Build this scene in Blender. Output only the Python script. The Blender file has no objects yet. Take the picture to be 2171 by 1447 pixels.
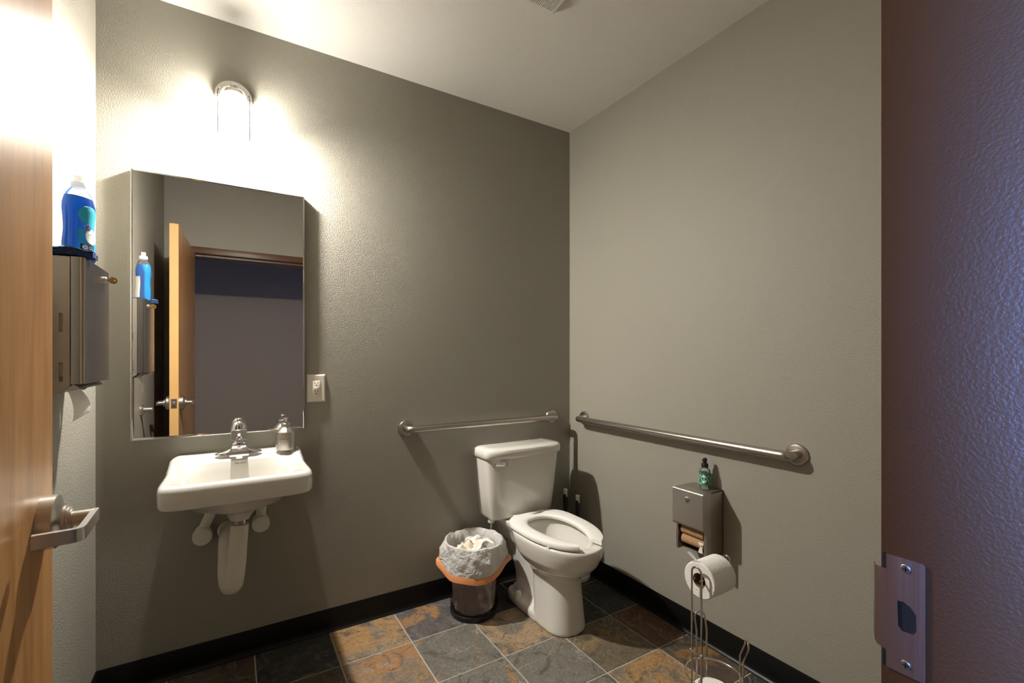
import bpy, bmesh, math, random
from mathutils import Vector, Matrix, noise
random.seed(7)
PI = math.pi
C = bpy.context.scene.collection
SC = bpy.context.scene

# ------------------------------------------------------------------ camera, world, light, exposure
cam_d = bpy.data.cameras.new('camera')
cam = bpy.data.objects.new('camera', cam_d)
C.objects.link(cam)
cam.location = (-1.815, -2.277, 1.28)
cam.rotation_euler = (PI/2, 0, math.radians(-31.4))
cam_d.sensor_width = 36
cam_d.lens = 973/2171*36
cam_d.shift_y = 33.5/2171
cam_d.clip_start = 0.02
SC.camera = cam

SC.view_settings.view_transform = 'Standard'
SC.view_settings.look = 'None'
SC.view_settings.gamma = 1
SC.view_settings.use_curve_mapping = False
SC.view_settings.exposure = -0.09
SC.cycles.use_denoising = True
SC.cycles.max_bounces = 10
SC.cycles.diffuse_bounces = 6
SC.cycles.glossy_bounces = 5
SC.cycles.sample_clamp_indirect = 6

LAMP = 175.0          # emission of the frosted lamp diffuser
BULB = 9300.0         # emission of the bulb in the open bottom of the shade
LAMP_COL = (1.0, 0.95, 0.87)
world = bpy.data.worlds.new('world')
SC.world = world
world.use_nodes = True
world.node_tree.nodes['Background'].inputs[0].default_value = (0.35, 0.5, 0.9, 1)
world.node_tree.nodes['Background'].inputs[1].default_value = 0.6

def area(name, loc, rot, sx, sy, power, col):
    d = bpy.data.lights.new(name, 'AREA')
    d.shape = 'RECTANGLE'; d.size = sx; d.size_y = sy; d.energy = power; d.color = col
    o = bpy.data.objects.new(name, d); C.objects.link(o)
    o.location = loc; o.rotation_euler = rot
    return o
# daylight that enters the hall by the window at its far left end
hall_sun = area('hall_daylight', (-4.72, -2.66, 1.45), (0, -PI/2, math.radians(4)), 1.5, 0.6, 42, (0.20, 0.38, 1.0))
hall_sun.data.spread = math.radians(40)

# ------------------------------------------------------------------ materials
def new_mat(name):
    m = bpy.data.materials.new(name); m.use_nodes = True
    return m, m.node_tree.nodes, m.node_tree.links, m.node_tree.nodes['Principled BSDF']

def mat(name, col, rough=0.5, metal=0.0, spec=0.5, coat=0.0, bump=None, var=None, trans=0.0, ior=1.45, sss=0.0, aniso=None):
    m, N, L, b = new_mat(name)
    b.inputs['Base Color'].default_value = (*col, 1)
    b.inputs['Roughness'].default_value = rough
    b.inputs['Metallic'].default_value = metal
    b.inputs['Specular IOR Level'].default_value = spec
    b.inputs['Coat Weight'].default_value = coat
    b.inputs['Transmission Weight'].default_value = trans
    b.inputs['IOR'].default_value = ior
    if bump or var or aniso:
        tc = N.new('ShaderNodeTexCoord')
    if bump:
        scale, dist, det = bump
        t = N.new('ShaderNodeTexNoise'); t.inputs['Scale'].default_value = scale; t.inputs['Detail'].default_value = det
        L.new(tc.outputs['Object'], t.inputs['Vector'])
        bp = N.new('ShaderNodeBump'); bp.inputs['Strength'].default_value = 1.0; bp.inputs['Distance'].default_value = dist
        L.new(t.outputs['Fac'], bp.inputs['Height']); L.new(bp.outputs['Normal'], b.inputs['Normal'])
    if var:
        scale, amt = var
        t = N.new('ShaderNodeTexNoise'); t.inputs['Scale'].default_value = scale; t.inputs['Detail'].default_value = 4
        L.new(tc.outputs['Object'], t.inputs['Vector'])
        mx = N.new('ShaderNodeMix'); mx.data_type = 'RGBA'
        mx.inputs[6].default_value = (*[c*(1-amt) for c in col], 1)
        mx.inputs[7].default_value = (*[min(1, c*(1+amt)) for c in col], 1)
        L.new(t.outputs['Fac'], mx.inputs[0]); L.new(mx.outputs[2], b.inputs['Base Color'])
    if aniso:                      # brushed metal: fine streaks along one axis
        mp = N.new('ShaderNodeMapping'); mp.inputs['Scale'].default_value = aniso
        L.new(tc.outputs['Object'], mp.inputs['Vector'])
        t = N.new('ShaderNodeTexNoise'); t.inputs['Scale'].default_value = 1; t.inputs['Detail'].default_value = 3
        L.new(mp.outputs['Vector'], t.inputs['Vector'])
        mr = N.new('ShaderNodeMapRange'); mr.inputs[3].default_value = rough-.08; mr.inputs[4].default_value = rough+.12
        L.new(t.outputs['Fac'], mr.inputs[0]); L.new(mr.outputs[0], b.inputs['Roughness'])
    return m

def thin_glass(name, tint, clear, rough=0.03, ior=1.4, milk=0):
    """a thin clear wall: lets light straight through, with a weak sheen"""
    m, N, L, b = new_mat(name)
    N.remove(b)
    out = N['Material Output']
    tr = N.new('ShaderNodeBsdfTransparent'); tr.inputs[0].default_value = (*tint, 1)
    gl = N.new('ShaderNodeBsdfGlossy'); gl.inputs['Roughness'].default_value = rough
    fr = N.new('ShaderNodeFresnel'); fr.inputs[0].default_value = ior
    ma = N.new('ShaderNodeMath'); ma.operation = 'ADD'; ma.inputs[1].default_value = 1-clear
    L.new(fr.outputs[0], ma.inputs[0])
    mx = N.new('ShaderNodeMixShader')
    L.new(ma.outputs[0], mx.inputs[0]); L.new(tr.outputs[0], mx.inputs[1]); L.new(gl.outputs[0], mx.inputs[2])
    last = mx
    if milk:
        df = N.new('ShaderNodeBsdfDiffuse'); df.inputs[0].default_value = (.85, .85, .83, 1)
        tl = N.new('ShaderNodeBsdfTranslucent'); tl.inputs[0].default_value = (.85, .85, .83, 1)
        m2 = N.new('ShaderNodeMixShader'); m2.inputs[0].default_value = .5
        L.new(df.outputs[0], m2.inputs[1]); L.new(tl.outputs[0], m2.inputs[2])
        last = N.new('ShaderNodeMixShader'); last.inputs[0].default_value = milk
        L.new(mx.outputs[0], last.inputs[1]); L.new(m2.outputs[0], last.inputs[2])
    L.new(last.outputs[0], out.inputs[0])
    return m

M = {}
M['wall'] = mat('wall_paint', (0.285, 0.268, 0.226), 0.5, spec=0.35, bump=(210, 0.0016, 2.0))
M['ceiling'] = mat('ceiling_paint', (0.76, 0.735, 0.68), 0.8, spec=0.2, bump=(160, 0.0010, 2.0))
M['hall_wall'] = mat('hall_paint', (0.39, 0.305, 0.235), 0.6, bump=(210, 0.0014, 2.0))
M['hall_floor'] = mat('hall_carpet', (0.07, 0.065, 0.06), 0.95, bump=(400, 0.003, 2.0))
M['vinyl'] = mat('black_vinyl', (0.0045, 0.0045, 0.0045), 0.36, spec=0.25)
M['frame'] = mat('brown_frame_paint', (0.092, 0.039, 0.013), 0.38, spec=0.55, bump=(330, 0.00035, 2.0))
M['grout'] = mat('grout', (0.40, 0.36, 0.30), 0.9, bump=(300, 0.001, 2.0))
M['porcelain'] = mat('white_porcelain', (0.68, 0.66, 0.61), 0.10, spec=0.55, coat=0.8)
M['seat'] = mat('white_seat_plastic', (0.80, 0.79, 0.75), 0.25, spec=0.5)
M['white_plastic'] = mat('white_plastic', (0.74, 0.72, 0.66), 0.4)
M['pipe_white'] = mat('pipe_cover_vinyl', (0.66, 0.63, 0.56), 0.38, bump=(60, 0.0008, 2.0))
M['ivory'] = mat('ivory_plastic', (0.74, 0.68, 0.58), 0.35)
M['dark'] = mat('dark_hole', (0.012, 0.011, 0.010), 0.6)
M['chrome'] = mat('chrome', (0.82, 0.82, 0.82), 0.06, metal=1)
M['nickel'] = mat('brushed_nickel', (0.62, 0.59, 0.55), 0.30, metal=1)
M['steel'] = mat('brushed_steel', (0.52, 0.485, 0.445), 0.40, metal=1, aniso=(6, 6, 900))
M['steel_bar'] = mat('satin_steel', (0.52, 0.48, 0.44), 0.27, metal=1, bump=(500, 0.00015, 1))
M['steel_side'] = mat('satin_side_steel', (0.46, 0.42, 0.375), 0.42, metal=1, aniso=(6, 6, 900))
M['steel_shiny'] = mat('polished_steel', (0.42, 0.40, 0.39), 0.24, metal=1)
M['strike'] = mat('strike_steel', (0.45, 0.40, 0.37), 0.33, metal=1, aniso=(6, 900, 6))
M['wire'] = mat('wire_chrome', (0.62, 0.58, 0.54), 0.14, metal=1)
M['brass'] = mat('brass', (0.42, 0.25, 0.08), 0.35, metal=1)
M['paper'] = mat('tissue_paper', (0.80, 0.78, 0.74), 0.9, spec=0.1, bump=(260, 0.0016, 2.0))
M['towel'] = mat('paper_towel', (0.80, 0.77, 0.71), 0.9, spec=0.1, bump=(120, 0.001, 3.0))
M['crumple'] = mat('used_paper_towel', (0.72, 0.63, 0.50), 0.9, spec=0.1, bump=(120, 0.001, 3.0))
M['cardboard'] = mat('cardboard', (0.40, 0.24, 0.13), 0.85, spec=0.1, var=(40, .15))
M['cardboard_in'] = mat('cardboard_inside', (0.22, 0.11, 0.05), 0.85, spec=0.1)
M['black_plastic'] = mat('black_plastic', (0.012, 0.012, 0.012), 0.35)
M['orange_band'] = mat('orange_drawstring', (0.72, 0.30, 0.12), 0.45)
M['navy'] = mat('navy_sponge', (0.022, 0.040, 0.105), 0.95, spec=0.1, bump=(180, 0.006, 3.0), var=(60, .6))
M['sponge_blue'] = mat('blue_sponge_foam', (0.13, 0.25, 0.42), 0.95, spec=0.1, bump=(180, 0.005, 3.0))
M['silver_bottle'] = mat('silver_bottle', (0.56, 0.53, 0.48), 0.33, metal=1)
M['ink_grey'] = mat('grey_print', (0.10, 0.09, 0.08), 0.6)
M['ink_black'] = mat('black_print', (0.02, 0.02, 0.02), 0.6)
M['ink_white'] = mat('white_print', (0.85, 0.85, 0.83), 0.6)
M['navy_print'] = mat('navy_print', (0.008, 0.012, 0.09), 0.5)
M['royal_print'] = mat('royal_blue_print', (0.02, 0.05, 0.38), 0.5)
M['cyan_print'] = mat('cyan_print', (0.01, 0.30, 0.55), 0.4)
M['aqua_print'] = mat('aqua_print', (0.015, 0.42, 0.62), 0.4)
M['green_print'] = mat('green_print', (0.01, 0.22, 0.13), 0.5)
M['label_white'] = mat('label_white', (0.80, 0.80, 0.76), 0.5)
M['red_dot'] = mat('red_dot', (0.7, 0.06, 0.02), 0.4)
M['edge_wood'] = mat('maple_edge', (0.62, 0.37, 0.14), 0.4, var=(6, .08))
M['bulb_glass'] = thin_glass('clear_shade_glass', (0.98, 0.98, 0.97), 0.98, ior=1.06)
M['clear_plastic'] = thin_glass('clear_bottle_plastic', (0.96, 0.97, 0.96), 0.97, 0.08, 1.25, .14)
M['clear_wall'] = thin_glass('clear_bottle_wall', (0.985, 0.99, 0.99), 0.985, 0.08, 1.15, .03)
M['clear_liquid'] = thin_glass('clear_liquid', (0.88, 0.90, 0.87), 0.97, 0.05)

def blue_liquid():
    m, N, L, b = new_mat('blue_dish_soap')
    b.inputs['Base Color'].default_value = (0.001, 0.20, 0.60, 1)
    b.inputs['Roughness'].default_value = 0.12
    b.inputs['Coat Weight'].default_value = 0.5
    tl = N.new('ShaderNodeBsdfTranslucent'); tl.inputs[0].default_value = (0.0, 0.40, 0.95, 1)
    mx = N.new('ShaderNodeMixShader'); mx.inputs[0].default_value = 0.35
    L.new(b.outputs[0], mx.inputs[1]); L.new(tl.outputs[0], mx.inputs[2])
    L.new(mx.outputs[0], N['Material Output'].inputs[0])
    return m
M['blue_liquid'] = blue_liquid()
def cap_mat():
    m, N, L, b = new_mat('translucent_white_cap')
    b.inputs['Base Color'].default_value = (.85, .85, .84, 1); b.inputs['Roughness'].default_value = .4
    tl = N.new('ShaderNodeBsdfTranslucent'); tl.inputs[0].default_value = (.9, .9, .88, 1)
    mx = N.new('ShaderNodeMixShader'); mx.inputs[0].default_value = .5
    L.new(b.outputs[0], mx.inputs[1]); L.new(tl.outputs[0], mx.inputs[2]); L.new(mx.outputs[0], N['Material Output'].inputs[0])
    return m
M['cap'] = cap_mat()

def lamp_mat(name, k):
    m, N, L, b = new_mat(name)
    N.remove(b)
    e = N.new('ShaderNodeEmission'); e.inputs[0].default_value = (*LAMP_COL, 1); e.inputs[1].default_value = k
    L.new(e.outputs[0], N['Material Output'].inputs[0])
    return m
M['lamp'] = lamp_mat('lit_frosted_glass', LAMP); M['bulb'] = lamp_mat('lit_bulb', BULB)

def bag_mat():
    m, N, L, b = new_mat('thin_white_bag')
    b.inputs['Base Color'].default_value = (0.86, 0.85, 0.82, 1)
    b.inputs['Roughness'].default_value = 0.35
    tl = N.new('ShaderNodeBsdfTranslucent'); tl.inputs[0].default_value = (0.70, 0.68, 0.65, 1)
    tr = N.new('ShaderNodeBsdfTransparent')
    mx = N.new('ShaderNodeMixShader'); mx.inputs[0].default_value = 0.3
    m2 = N.new('ShaderNodeMixShader'); m2.inputs[0].default_value = 0.10
    L.new(b.outputs[0], mx.inputs[1]); L.new(tl.outputs[0], mx.inputs[2])
    L.new(mx.outputs[0], m2.inputs[1]); L.new(tr.outputs[0], m2.inputs[2])
    L.new(m2.outputs[0], N['Material Output'].inputs[0])
    tc = N.new('ShaderNodeTexCoord'); t = N.new('ShaderNodeTexNoise'); t.inputs['Scale'].default_value = 26; t.inputs['Detail'].default_value = 4
    t.inputs['Distortion'].default_value = 1.2
    L.new(tc.outputs['Object'], t.inputs['Vector'])
    bp = N.new('ShaderNodeBump'); bp.inputs['Distance'].default_value = 0.012
    L.new(t.outputs['Fac'], bp.inputs['Height']); L.new(bp.outputs[0], b.inputs['Normal'])
    return m
M['bag'] = bag_mat()

def can_mat():
    m, N, L, b = new_mat('smoky_can')
    b.inputs['Base Color'].default_value = (0.035, 0.026, 0.026, 1)
    b.inputs['Roughness'].default_value = 0.25
    tr = N.new('ShaderNodeBsdfTransparent'); tr.inputs[0].default_value = (0.80, 0.74, 0.73, 1)
    mx = N.new('ShaderNodeMixShader'); mx.inputs[0].default_value = 0.84
    L.new(b.outputs[0], mx.inputs[1]); L.new(tr.outputs[0], mx.inputs[2])
    L.new(mx.outputs[0], N['Material Output'].inputs[0])
    return m
M['can'] = can_mat()

def mirror_mat():
    m, N, L, b = new_mat('mirror_glass')
    b.inputs['Metallic'].default_value = 1
    b.inputs['Roughness'].default_value = 0.0
    b.inputs['Base Color'].default_value = (0.72, 0.71, 0.70, 1)
    # dried water spots, more of them low down by the tap
    tc = N.new('ShaderNodeTexCoord')
    v = N.new('ShaderNodeTexVoronoi'); v.inputs['Scale'].default_value = 38
    L.new(tc.outputs['Object'], v.inputs['Vector'])
    lt = N.new('ShaderNodeMath'); lt.operation = 'LESS_THAN'
    L.new(v.outputs['Distance'], lt.inputs[0])
    sp = N.new('ShaderNodeSeparateXYZ'); L.new(tc.outputs['Object'], sp.inputs[0])
    mr = N.new('ShaderNodeMapRange'); mr.inputs[1].default_value = 0.0; mr.inputs[2].default_value = 0.45
    mr.inputs[3].default_value = 0.055; mr.inputs[4].default_value = 0.018
    L.new(sp.outputs['Z'], mr.inputs[0])
    cs = N.new('ShaderNodeSeparateColor'); L.new(v.outputs['Color'], cs.inputs[0])
    mu = N.new('ShaderNodeMath'); mu.operation = 'MULTIPLY'
    p = N.new('ShaderNodeMath'); p.operation = 'POWER'; p.inputs[1].default_value = 2.5
    L.new(cs.outputs[0], p.inputs[0]); L.new(p.outputs[0], mu.inputs[0]); L.new(mr.outputs[0], mu.inputs[1])
    L.new(mu.outputs[0], lt.inputs[1])
    d = N.new('ShaderNodeBsdfDiffuse'); d.inputs[0].default_value = (0.6, 0.58, 0.55, 1)
    mf = N.new('ShaderNodeMath'); mf.operation = 'MULTIPLY'; mf.inputs[1].default_value = 0.5
    L.new(lt.outputs[0], mf.inputs[0])
    mx = N.new('ShaderNodeMixShader')
    L.new(mf.outputs[0], mx.inputs[0]); L.new(b.outputs[0], mx.inputs[1]); L.new(d.outputs[0], mx.inputs[2])
    L.new(mx.outputs[0], N['Material Output'].inputs[0])
    return m
M['mirror'] = mirror_mat()

def wood_mat():
    m, N, L, b = new_mat('maple_veneer')
    tc = N.new('ShaderNodeTexCoord')
    mp = N.new('ShaderNodeMapping'); mp.inputs['Scale'].default_value = (14, 14, 1.3)
    L.new(tc.outputs['Object'], mp.inputs['Vector'])
    t = N.new('ShaderNodeTexNoise'); t.inputs['Scale'].default_value = 1.6; t.inputs['Detail'].default_value = 7; t.inputs['Distortion'].default_value = 0.9
    L.new(mp.outputs['Vector'], t.inputs['Vector'])
    mp2 = N.new('ShaderNodeMapping'); mp2.inputs['Scale'].default_value = (260, 260, 14)
    L.new(tc.outputs['Object'], mp2.inputs['Vector'])
    t2 = N.new('ShaderNodeTexNoise'); t2.inputs['Scale'].default_value = 1; t2.inputs['Detail'].default_value = 3
    L.new(mp2.outputs['Vector'], t2.inputs['Vector'])
    cr = N.new('ShaderNodeValToRGB')
    e = cr.color_ramp.elements
    e[0].position = 0.3; e[0].color = (0.37, 0.175, 0.055, 1)
    e[1].position = 0.72; e[1].color = (0.60, 0.315, 0.118, 1)
    L.new(t.outputs['Fac'], cr.inputs[0])
    mx = N.new('ShaderNodeMix'); mx.data_type = 'RGBA'; mx.blend_type = 'MULTIPLY'
    mr = N.new('ShaderNodeMapRange'); mr.inputs[1].default_value = .3; mr.inputs[2].default_value = .7
    mr.inputs[3].default_value = 0.72; mr.inputs[4].default_value = 1.12
    L.new(t2.outputs['Fac'], mr.inputs[0])
    cc = N.new('ShaderNodeCombineColor')
    for i in range(3): L.new(mr.outputs[0], cc.inputs[i])
    mx.inputs[0].default_value = 0.45
    L.new(cr.outputs[0], mx.inputs[6]); L.new(cc.outputs[0], mx.inputs[7])
    L.new(mx.outputs[2], b.inputs['Base Color'])
    b.inputs['Roughness'].default_value = 0.30
    b.inputs['Specular IOR Level'].default_value = 0.55
    bp = N.new('ShaderNodeBump'); bp.inputs['Distance'].default_value = 0.0003
    L.new(t2.outputs['Fac'], bp.inputs['Height']); L.new(bp.outputs[0], b.inputs['Normal'])
    return m
M['wood'] = wood_mat()

def slate_mat(name, base, alt, rust, amount, seed):
    """natural cleft slate: grey body, a second tone, rust patches, thin pale cleft lines"""
    m, N, L, b = new_mat(name)
    tc = N.new('ShaderNodeTexCoord')
    mp = N.new('ShaderNodeMapping'); mp.inputs['Location'].default_value = (seed*3.1, seed*1.7, seed)
    oi = N.new('ShaderNodeObjectInfo')
    va = N.new('ShaderNodeVectorMath'); va.operation = 'ADD'
    L.new(tc.outputs['Object'], va.inputs[0])
    rs = N.new('ShaderNodeVectorMath'); rs.operation = 'SCALE'; rs.inputs[3].default_value = 13.0
    L.new(oi.outputs['Location'], rs.inputs[0]); L.new(rs.outputs[0], va.inputs[1])
    L.new(va.outputs[0], mp.inputs['Vector'])
    def nz(scale, det, dist, rough=.55):
        t = N.new('ShaderNodeTexNoise'); t.inputs['Scale'].default_value = scale; t.inputs['Detail'].default_value = det
        t.inputs['Distortion'].default_value = dist; t.inputs['Roughness'].default_value = rough
        L.new(mp.outputs[0], t.inputs['Vector']); return t.outputs['Fac']
    def ramp(src, a, c, v0=0, v1=1):
        r = N.new('ShaderNodeMapRange'); r.inputs[1].default_value = a; r.inputs[2].default_value = c
        r.inputs[3].default_value = v0; r.inputs[4].default_value = v1
        L.new(src, r.inputs[0]); return r.outputs[0]
    def mixc(f, A, B):
        x = N.new('ShaderNodeMix'); x.data_type = 'RGBA'
        L.new(f, x.inputs[0])
        for s, v in ((6, A), (7, B)):
            if isinstance(v, tuple): x.inputs[s].default_value = (*v, 1)
            else: L.new(v, x.inputs[s])
        return x.outputs[2]
    big = nz(5.5, 5, 0.7); mid = nz(17, 6, 1.0, .65); fine = nz(90, 5, 0.3, .7)
    col = mixc(ramp(mid, .38, .62), base, alt)
    col = mixc(ramp(big, .62-amount, .68-amount), col, rust)
    dk = mixc(ramp(nz(8, 8, 2.0, .66), .55, .61, 0, .75), col, tuple(c*.45 for c in base))
    sp = N.new('ShaderNodeMix'); sp.data_type = 'RGBA'; sp.blend_type = 'MULTIPLY'; sp.inputs[0].default_value = 1
    g = N.new('ShaderNodeCombineColor'); gv = ramp(fine, .3, .7, .58, 1.35)
    for i in range(3): L.new(gv, g.inputs[i])
    L.new(dk, sp.inputs[6]); L.new(g.outputs[0], sp.inputs[7])
    # cleft contour lines
    cl = nz(4.6, 7, 1.1, .58)
    sb = N.new('ShaderNodeMath'); sb.operation = 'SUBTRACT'; sb.inputs[1].default_value = .5; L.new(cl, sb.inputs[0])
    ab = N.new('ShaderNodeMath'); ab.operation = 'ABSOLUTE'; L.new(sb.outputs[0], ab.inputs[0])
    line = ramp(ab.outputs[0], 0.004, 0.013, .75, 0)
    fin = mixc(line, sp.outputs[2], tuple(min(1, c*1.9+.06) for c in base))
    L.new(fin, b.inputs['Base Color'])
    b.inputs['Roughness'].default_value = 0.5
    b.inputs['Specular IOR Level'].default_value = 0.45
    st = ramp(cl, .49, .51, 0, .5)
    h = N.new('ShaderNodeMath'); h.operation = 'ADD'; L.new(mid, h.inputs[0]); L.new(st, h.inputs[1])
    h2 = N.new('ShaderNodeMath'); h2.operation = 'MULTIPLY_ADD'; h2.inputs[1].default_value = .35; L.new(fine, h2.inputs[0]); L.new(h.outputs[0], h2.inputs[2])
    bp = N.new('ShaderNodeBump'); bp.inputs['Distance'].default_value = 0.009; bp.inputs['Strength'].default_value = 1.0
    L.new(h2.outputs[0], bp.inputs['Height']); L.new(bp.outputs[0], b.inputs['Normal'])
    return m
GREY = (.146, .133, .108); DARK = (.040, .040, .038); PURP = (.125, .108, .098)
RUST = (.31, .165, .070); TAN = (.31, .215, .125); GOLD = (.35, .205, .085); OLIVE = (.15, .115, .068); RED = (.115, .058, .030)
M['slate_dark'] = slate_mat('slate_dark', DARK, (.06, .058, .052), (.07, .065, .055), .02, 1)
M['slate_grey'] = slate_mat('slate_grey', GREY, (.16, .15, .125), RUST, -.03, 2)
M['slate_greyrust'] = slate_mat('slate_grey_rust', GREY, (.15, .14, .115), RUST, .045, 3)
M['slate_gold'] = slate_mat('slate_gold', (.17, .135, .095), TAN, GOLD, .17, 4)
M['slate_rust'] = slate_mat('slate_rust', (.17, .14, .11), (.26, .16, .08), RUST, .10, 5)
M['slate_purple'] = slate_mat('slate_purple', PURP, (.085, .075, .072), RUST, .05, 6)
M['slate_tan'] = slate_mat('slate_tan', (.15, .13, .105), (.2, .16, .11), TAN, .14, 7)
M['slate_olive'] = slate_mat('slate_olive', OLIVE, (.11, .09, .062), (.20, .14, .07), .08, 8)
M['slate_red'] = slate_mat('slate_red', RED, (.09, .06, .035), (.16, .075, .03), .08, 9)
M['slate_brown'] = slate_mat('slate_brown', (.075, .055, .040), (.10, .075, .05), (.25, .13, .04), .03, 10)

# ------------------------------------------------------------------ mesh helpers
def BM(): return bmesh.new()

def obj(name, bm, m, parent=None, smooth=True, loc=None, kind=None, label=None):
    bmesh.ops.recalc_face_normals(bm, faces=bm.faces)
    me = bpy.data.meshes.new(name); bm.to_mesh(me); bm.free()
    me.materials.append(m)
    if smooth:
        for p in me.polygons: p.use_smooth = True
        try: me.set_sharp_from_angle(angle=math.radians(38))
        except Exception: pass
    o = bpy.data.objects.new(name, me); C.objects.link(o)
    if parent: o.parent = parent
    if loc: o.location = loc
    if kind: o['kind'] = kind
    if label: o['label'] = label
    return o

def thing(name, label, cat, loc, rotz=0, group=None):
    o = bpy.data.objects.new(name, None); C.objects.link(o)
    o.empty_display_size = .05
    o.location = loc; o.rotation_euler = (0, 0, rotz)
    o['label'] = label; o['category'] = cat
    if group: o['group'] = group
    return o

def tag(o, label, cat, group=None):
    o['label'] = label; o['category'] = cat
    if group: o['group'] = group
    return o

def struct(name, bm, m, parent=None, smooth=False, loc=None):
    o = obj(name, bm, m, parent, smooth, loc)
    if not parent: o['kind'] = 'structure'
    return o

def box(bm, x0, x1, y0, y1, z0, z1, bev=0.0, seg=2):
    r = bmesh.ops.create_cube(bm, size=1)
    vs = r['verts']
    for v in vs:
        v.co = Vector(((x0+x1)/2 + v.co.x*(x1-x0), (y0+y1)/2 + v.co.y*(y1-y0), (z0+z1)/2 + v.co.z*(z1-z0)))
    if bev:
        es = {e for v in vs for e in v.link_edges}
        bmesh.ops.bevel(bm, geom=list(es), offset=bev, segments=seg, affect='EDGES', profile=.5)
    return bm

def loft(bm, rings, cap0=True, cap1=True, closed=True):
    vr = [[bm.verts.new(p) for p in r] for r in rings]
    n = len(vr[0])
    for a, b in zip(vr, vr[1:]):
        for i in range(n if closed else n-1):
            j = (i+1) % n
            bm.faces.new((a[i], a[j], b[j], b[i]))
    if cap0: bm.faces.new(list(reversed(vr[0])))
    if cap1: bm.faces.new(vr[-1])
    return vr

def lathe(bm, prof, seg=32, org=(0, 0, 0), axis='z', cap0=True, cap1=True, sx=1, sy=1):
    rings = []
    for r, h in prof:
        ring = []
        for i in range(seg):
            a = 2*PI*i/seg
            c, s = r*math.cos(a)*sx, r*math.sin(a)*sy
            if axis == 'z': p = (org[0]+c, org[1]+s, org[2]+h)
            elif axis == 'y': p = (org[0]+c, org[1]+h, org[2]+s)
            else: p = (org[0]+h, org[1]+c, org[2]+s)
            ring.append(p)
        rings.append(ring)
    return loft(bm, rings, cap0, cap1)

def fillet(pts, r, n=6):
    """round the corners of a polyline"""
    P = [Vector(p) for p in pts]
    out = [P[0]]
    for a, b, c in zip(P, P[1:], P[2:]):
        d1 = (a-b); d2 = (c-b)
        k = min(r, d1.length*.49, d2.length*.49)
        p = b+d1.normalized()*k; q = b+d2.normalized()*k
        for i in range(n+1):
            t = i/n
            out.append(p*(1-t)**2 + b*2*t*(1-t) + q*t*t)
    out.append(P[-1])
    return out

def tube(bm, pts, r, seg=12, closed=False, radii=None, cap=True):
    P = [Vector(p) for p in pts]
    n = len(P)
    rings = []
    up = None
    for i in range(n):
        if closed: t = (P[(i+1) % n]-P[i-1]).normalized()
        else: t = (P[min(i+1, n-1)]-P[max(i-1, 0)]).normalized()
        if up is None:
            up = Vector((0, 0, 1)) if abs(t.z) < .9 else Vector((1, 0, 0))
        u = (up - t*up.dot(t)).normalized(); up = u
        w = t.cross(u)
        rr = radii[i] if radii else r
        rings.append([P[i] + (u*math.cos(2*PI*k/seg) + w*math.sin(2*PI*k/seg))*rr for k in range(seg)])
    if closed:
        vr = loft(bm, rings, False, False)
        for k in range(seg):
            j = (k+1) % seg
            bm.faces.new((vr[-1][k], vr[-1][j], vr[0][j], vr[0][k]))
    else:
        loft(bm, rings, cap, cap)
    return bm

def prism(bm, outline, h0, h1, axis='y'):
    """extrude a closed 2D outline between h0 and h1 along an axis"""
    def P(a, b, h):
        return {'y': (a, h, b), 'x': (h, a, b), 'z': (a, b, h)}[axis]
    loft(bm, [[P(a, b, h0) for a, b in outline], [P(a, b, h1) for a, b in outline]])
    return bm

def se_ring(cx, yc, z, hw, yb, yf, n=56, p=2.0, pb=None):
    """closed superellipse: half width hw, reaching yb behind and yf in front of yc; z number or function of (x,y)"""
    out = []
    for i in range(n):
        a = 2*PI*i/n
        c, s = math.cos(a), math.sin(a)
        q = p if (s < 0 or pb is None) else pb
        x = cx + hw*math.copysign(abs(c)**(2/q), c)
        y = yc + (yb if s > 0 else yf)*math.copysign(abs(s)**(2/q), s)
        zz = z(x, y) if callable(z) else z
        out.append((x, y, zz))
    return out

def text_mesh(name, body, size, m, parent, place, align='CENTER'):
    """flat lettering; place(x, y) turns text coordinates into a point on the surface"""
    cu = bpy.data.curves.new(name, 'FONT'); cu.body = body; cu.size = size; cu.align_x = align; cu.align_y = 'CENTER'
    cu.resolution_u = 2
    t = bpy.data.objects.new(name, cu); C.objects.link(t)
    dg = bpy.context.evaluated_depsgraph_get(); dg.update()
    me = bpy.data.meshes.new_from_object(t.evaluated_get(dg))
    bpy.data.objects.remove(t)
    for v in me.vertices: v.co = Vector(place(v.co.x, v.co.y))
    me.materials.clear(); me.materials.append(m)
    o = bpy.data.objects.new(name, me); C.objects.link(o)
    if parent: o.parent = parent
    return o

# ------------------------------------------------------------------ room shell
XL, CEIL = -2.25, 2.693
YF = -2.064                     # room face of the front wall
YH = -2.262                     # hall face of the front wall
OX0, OX1, OZ = -2.123, -1.209, 2.088      # door opening
bm = BM(); box(bm, XL-.1, .1, 0, .1, -.02, CEIL+.05); struct('wall_back', bm, M['wall'])
bm = BM(); box(bm, 0, .1, YF, 0, -.02, CEIL+.05); struct('wall_right', bm, M['wall'])
bm = BM(); box(bm, XL-.1, XL, YF, 0, -.02, CEIL+.05); struct('wall_left', bm, M['wall'])
bm = BM()
F0, F1 = OX0-.02, OX1+.02
box(bm, XL-.1, F0, YH, YF, -.02, CEIL+.05); box(bm, F1, .1, YH, YF, -.02, CEIL+.05); box(bm, F0, F1, YH, YF, OZ+.02, CEIL+.05)
struct('wall_front', bm, M['wall'])
bm = BM(); box(bm, XL-.1, .1, YF-.0, .1, CEIL, CEIL+.05); struct('ceiling', bm, M['ceiling'])

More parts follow.
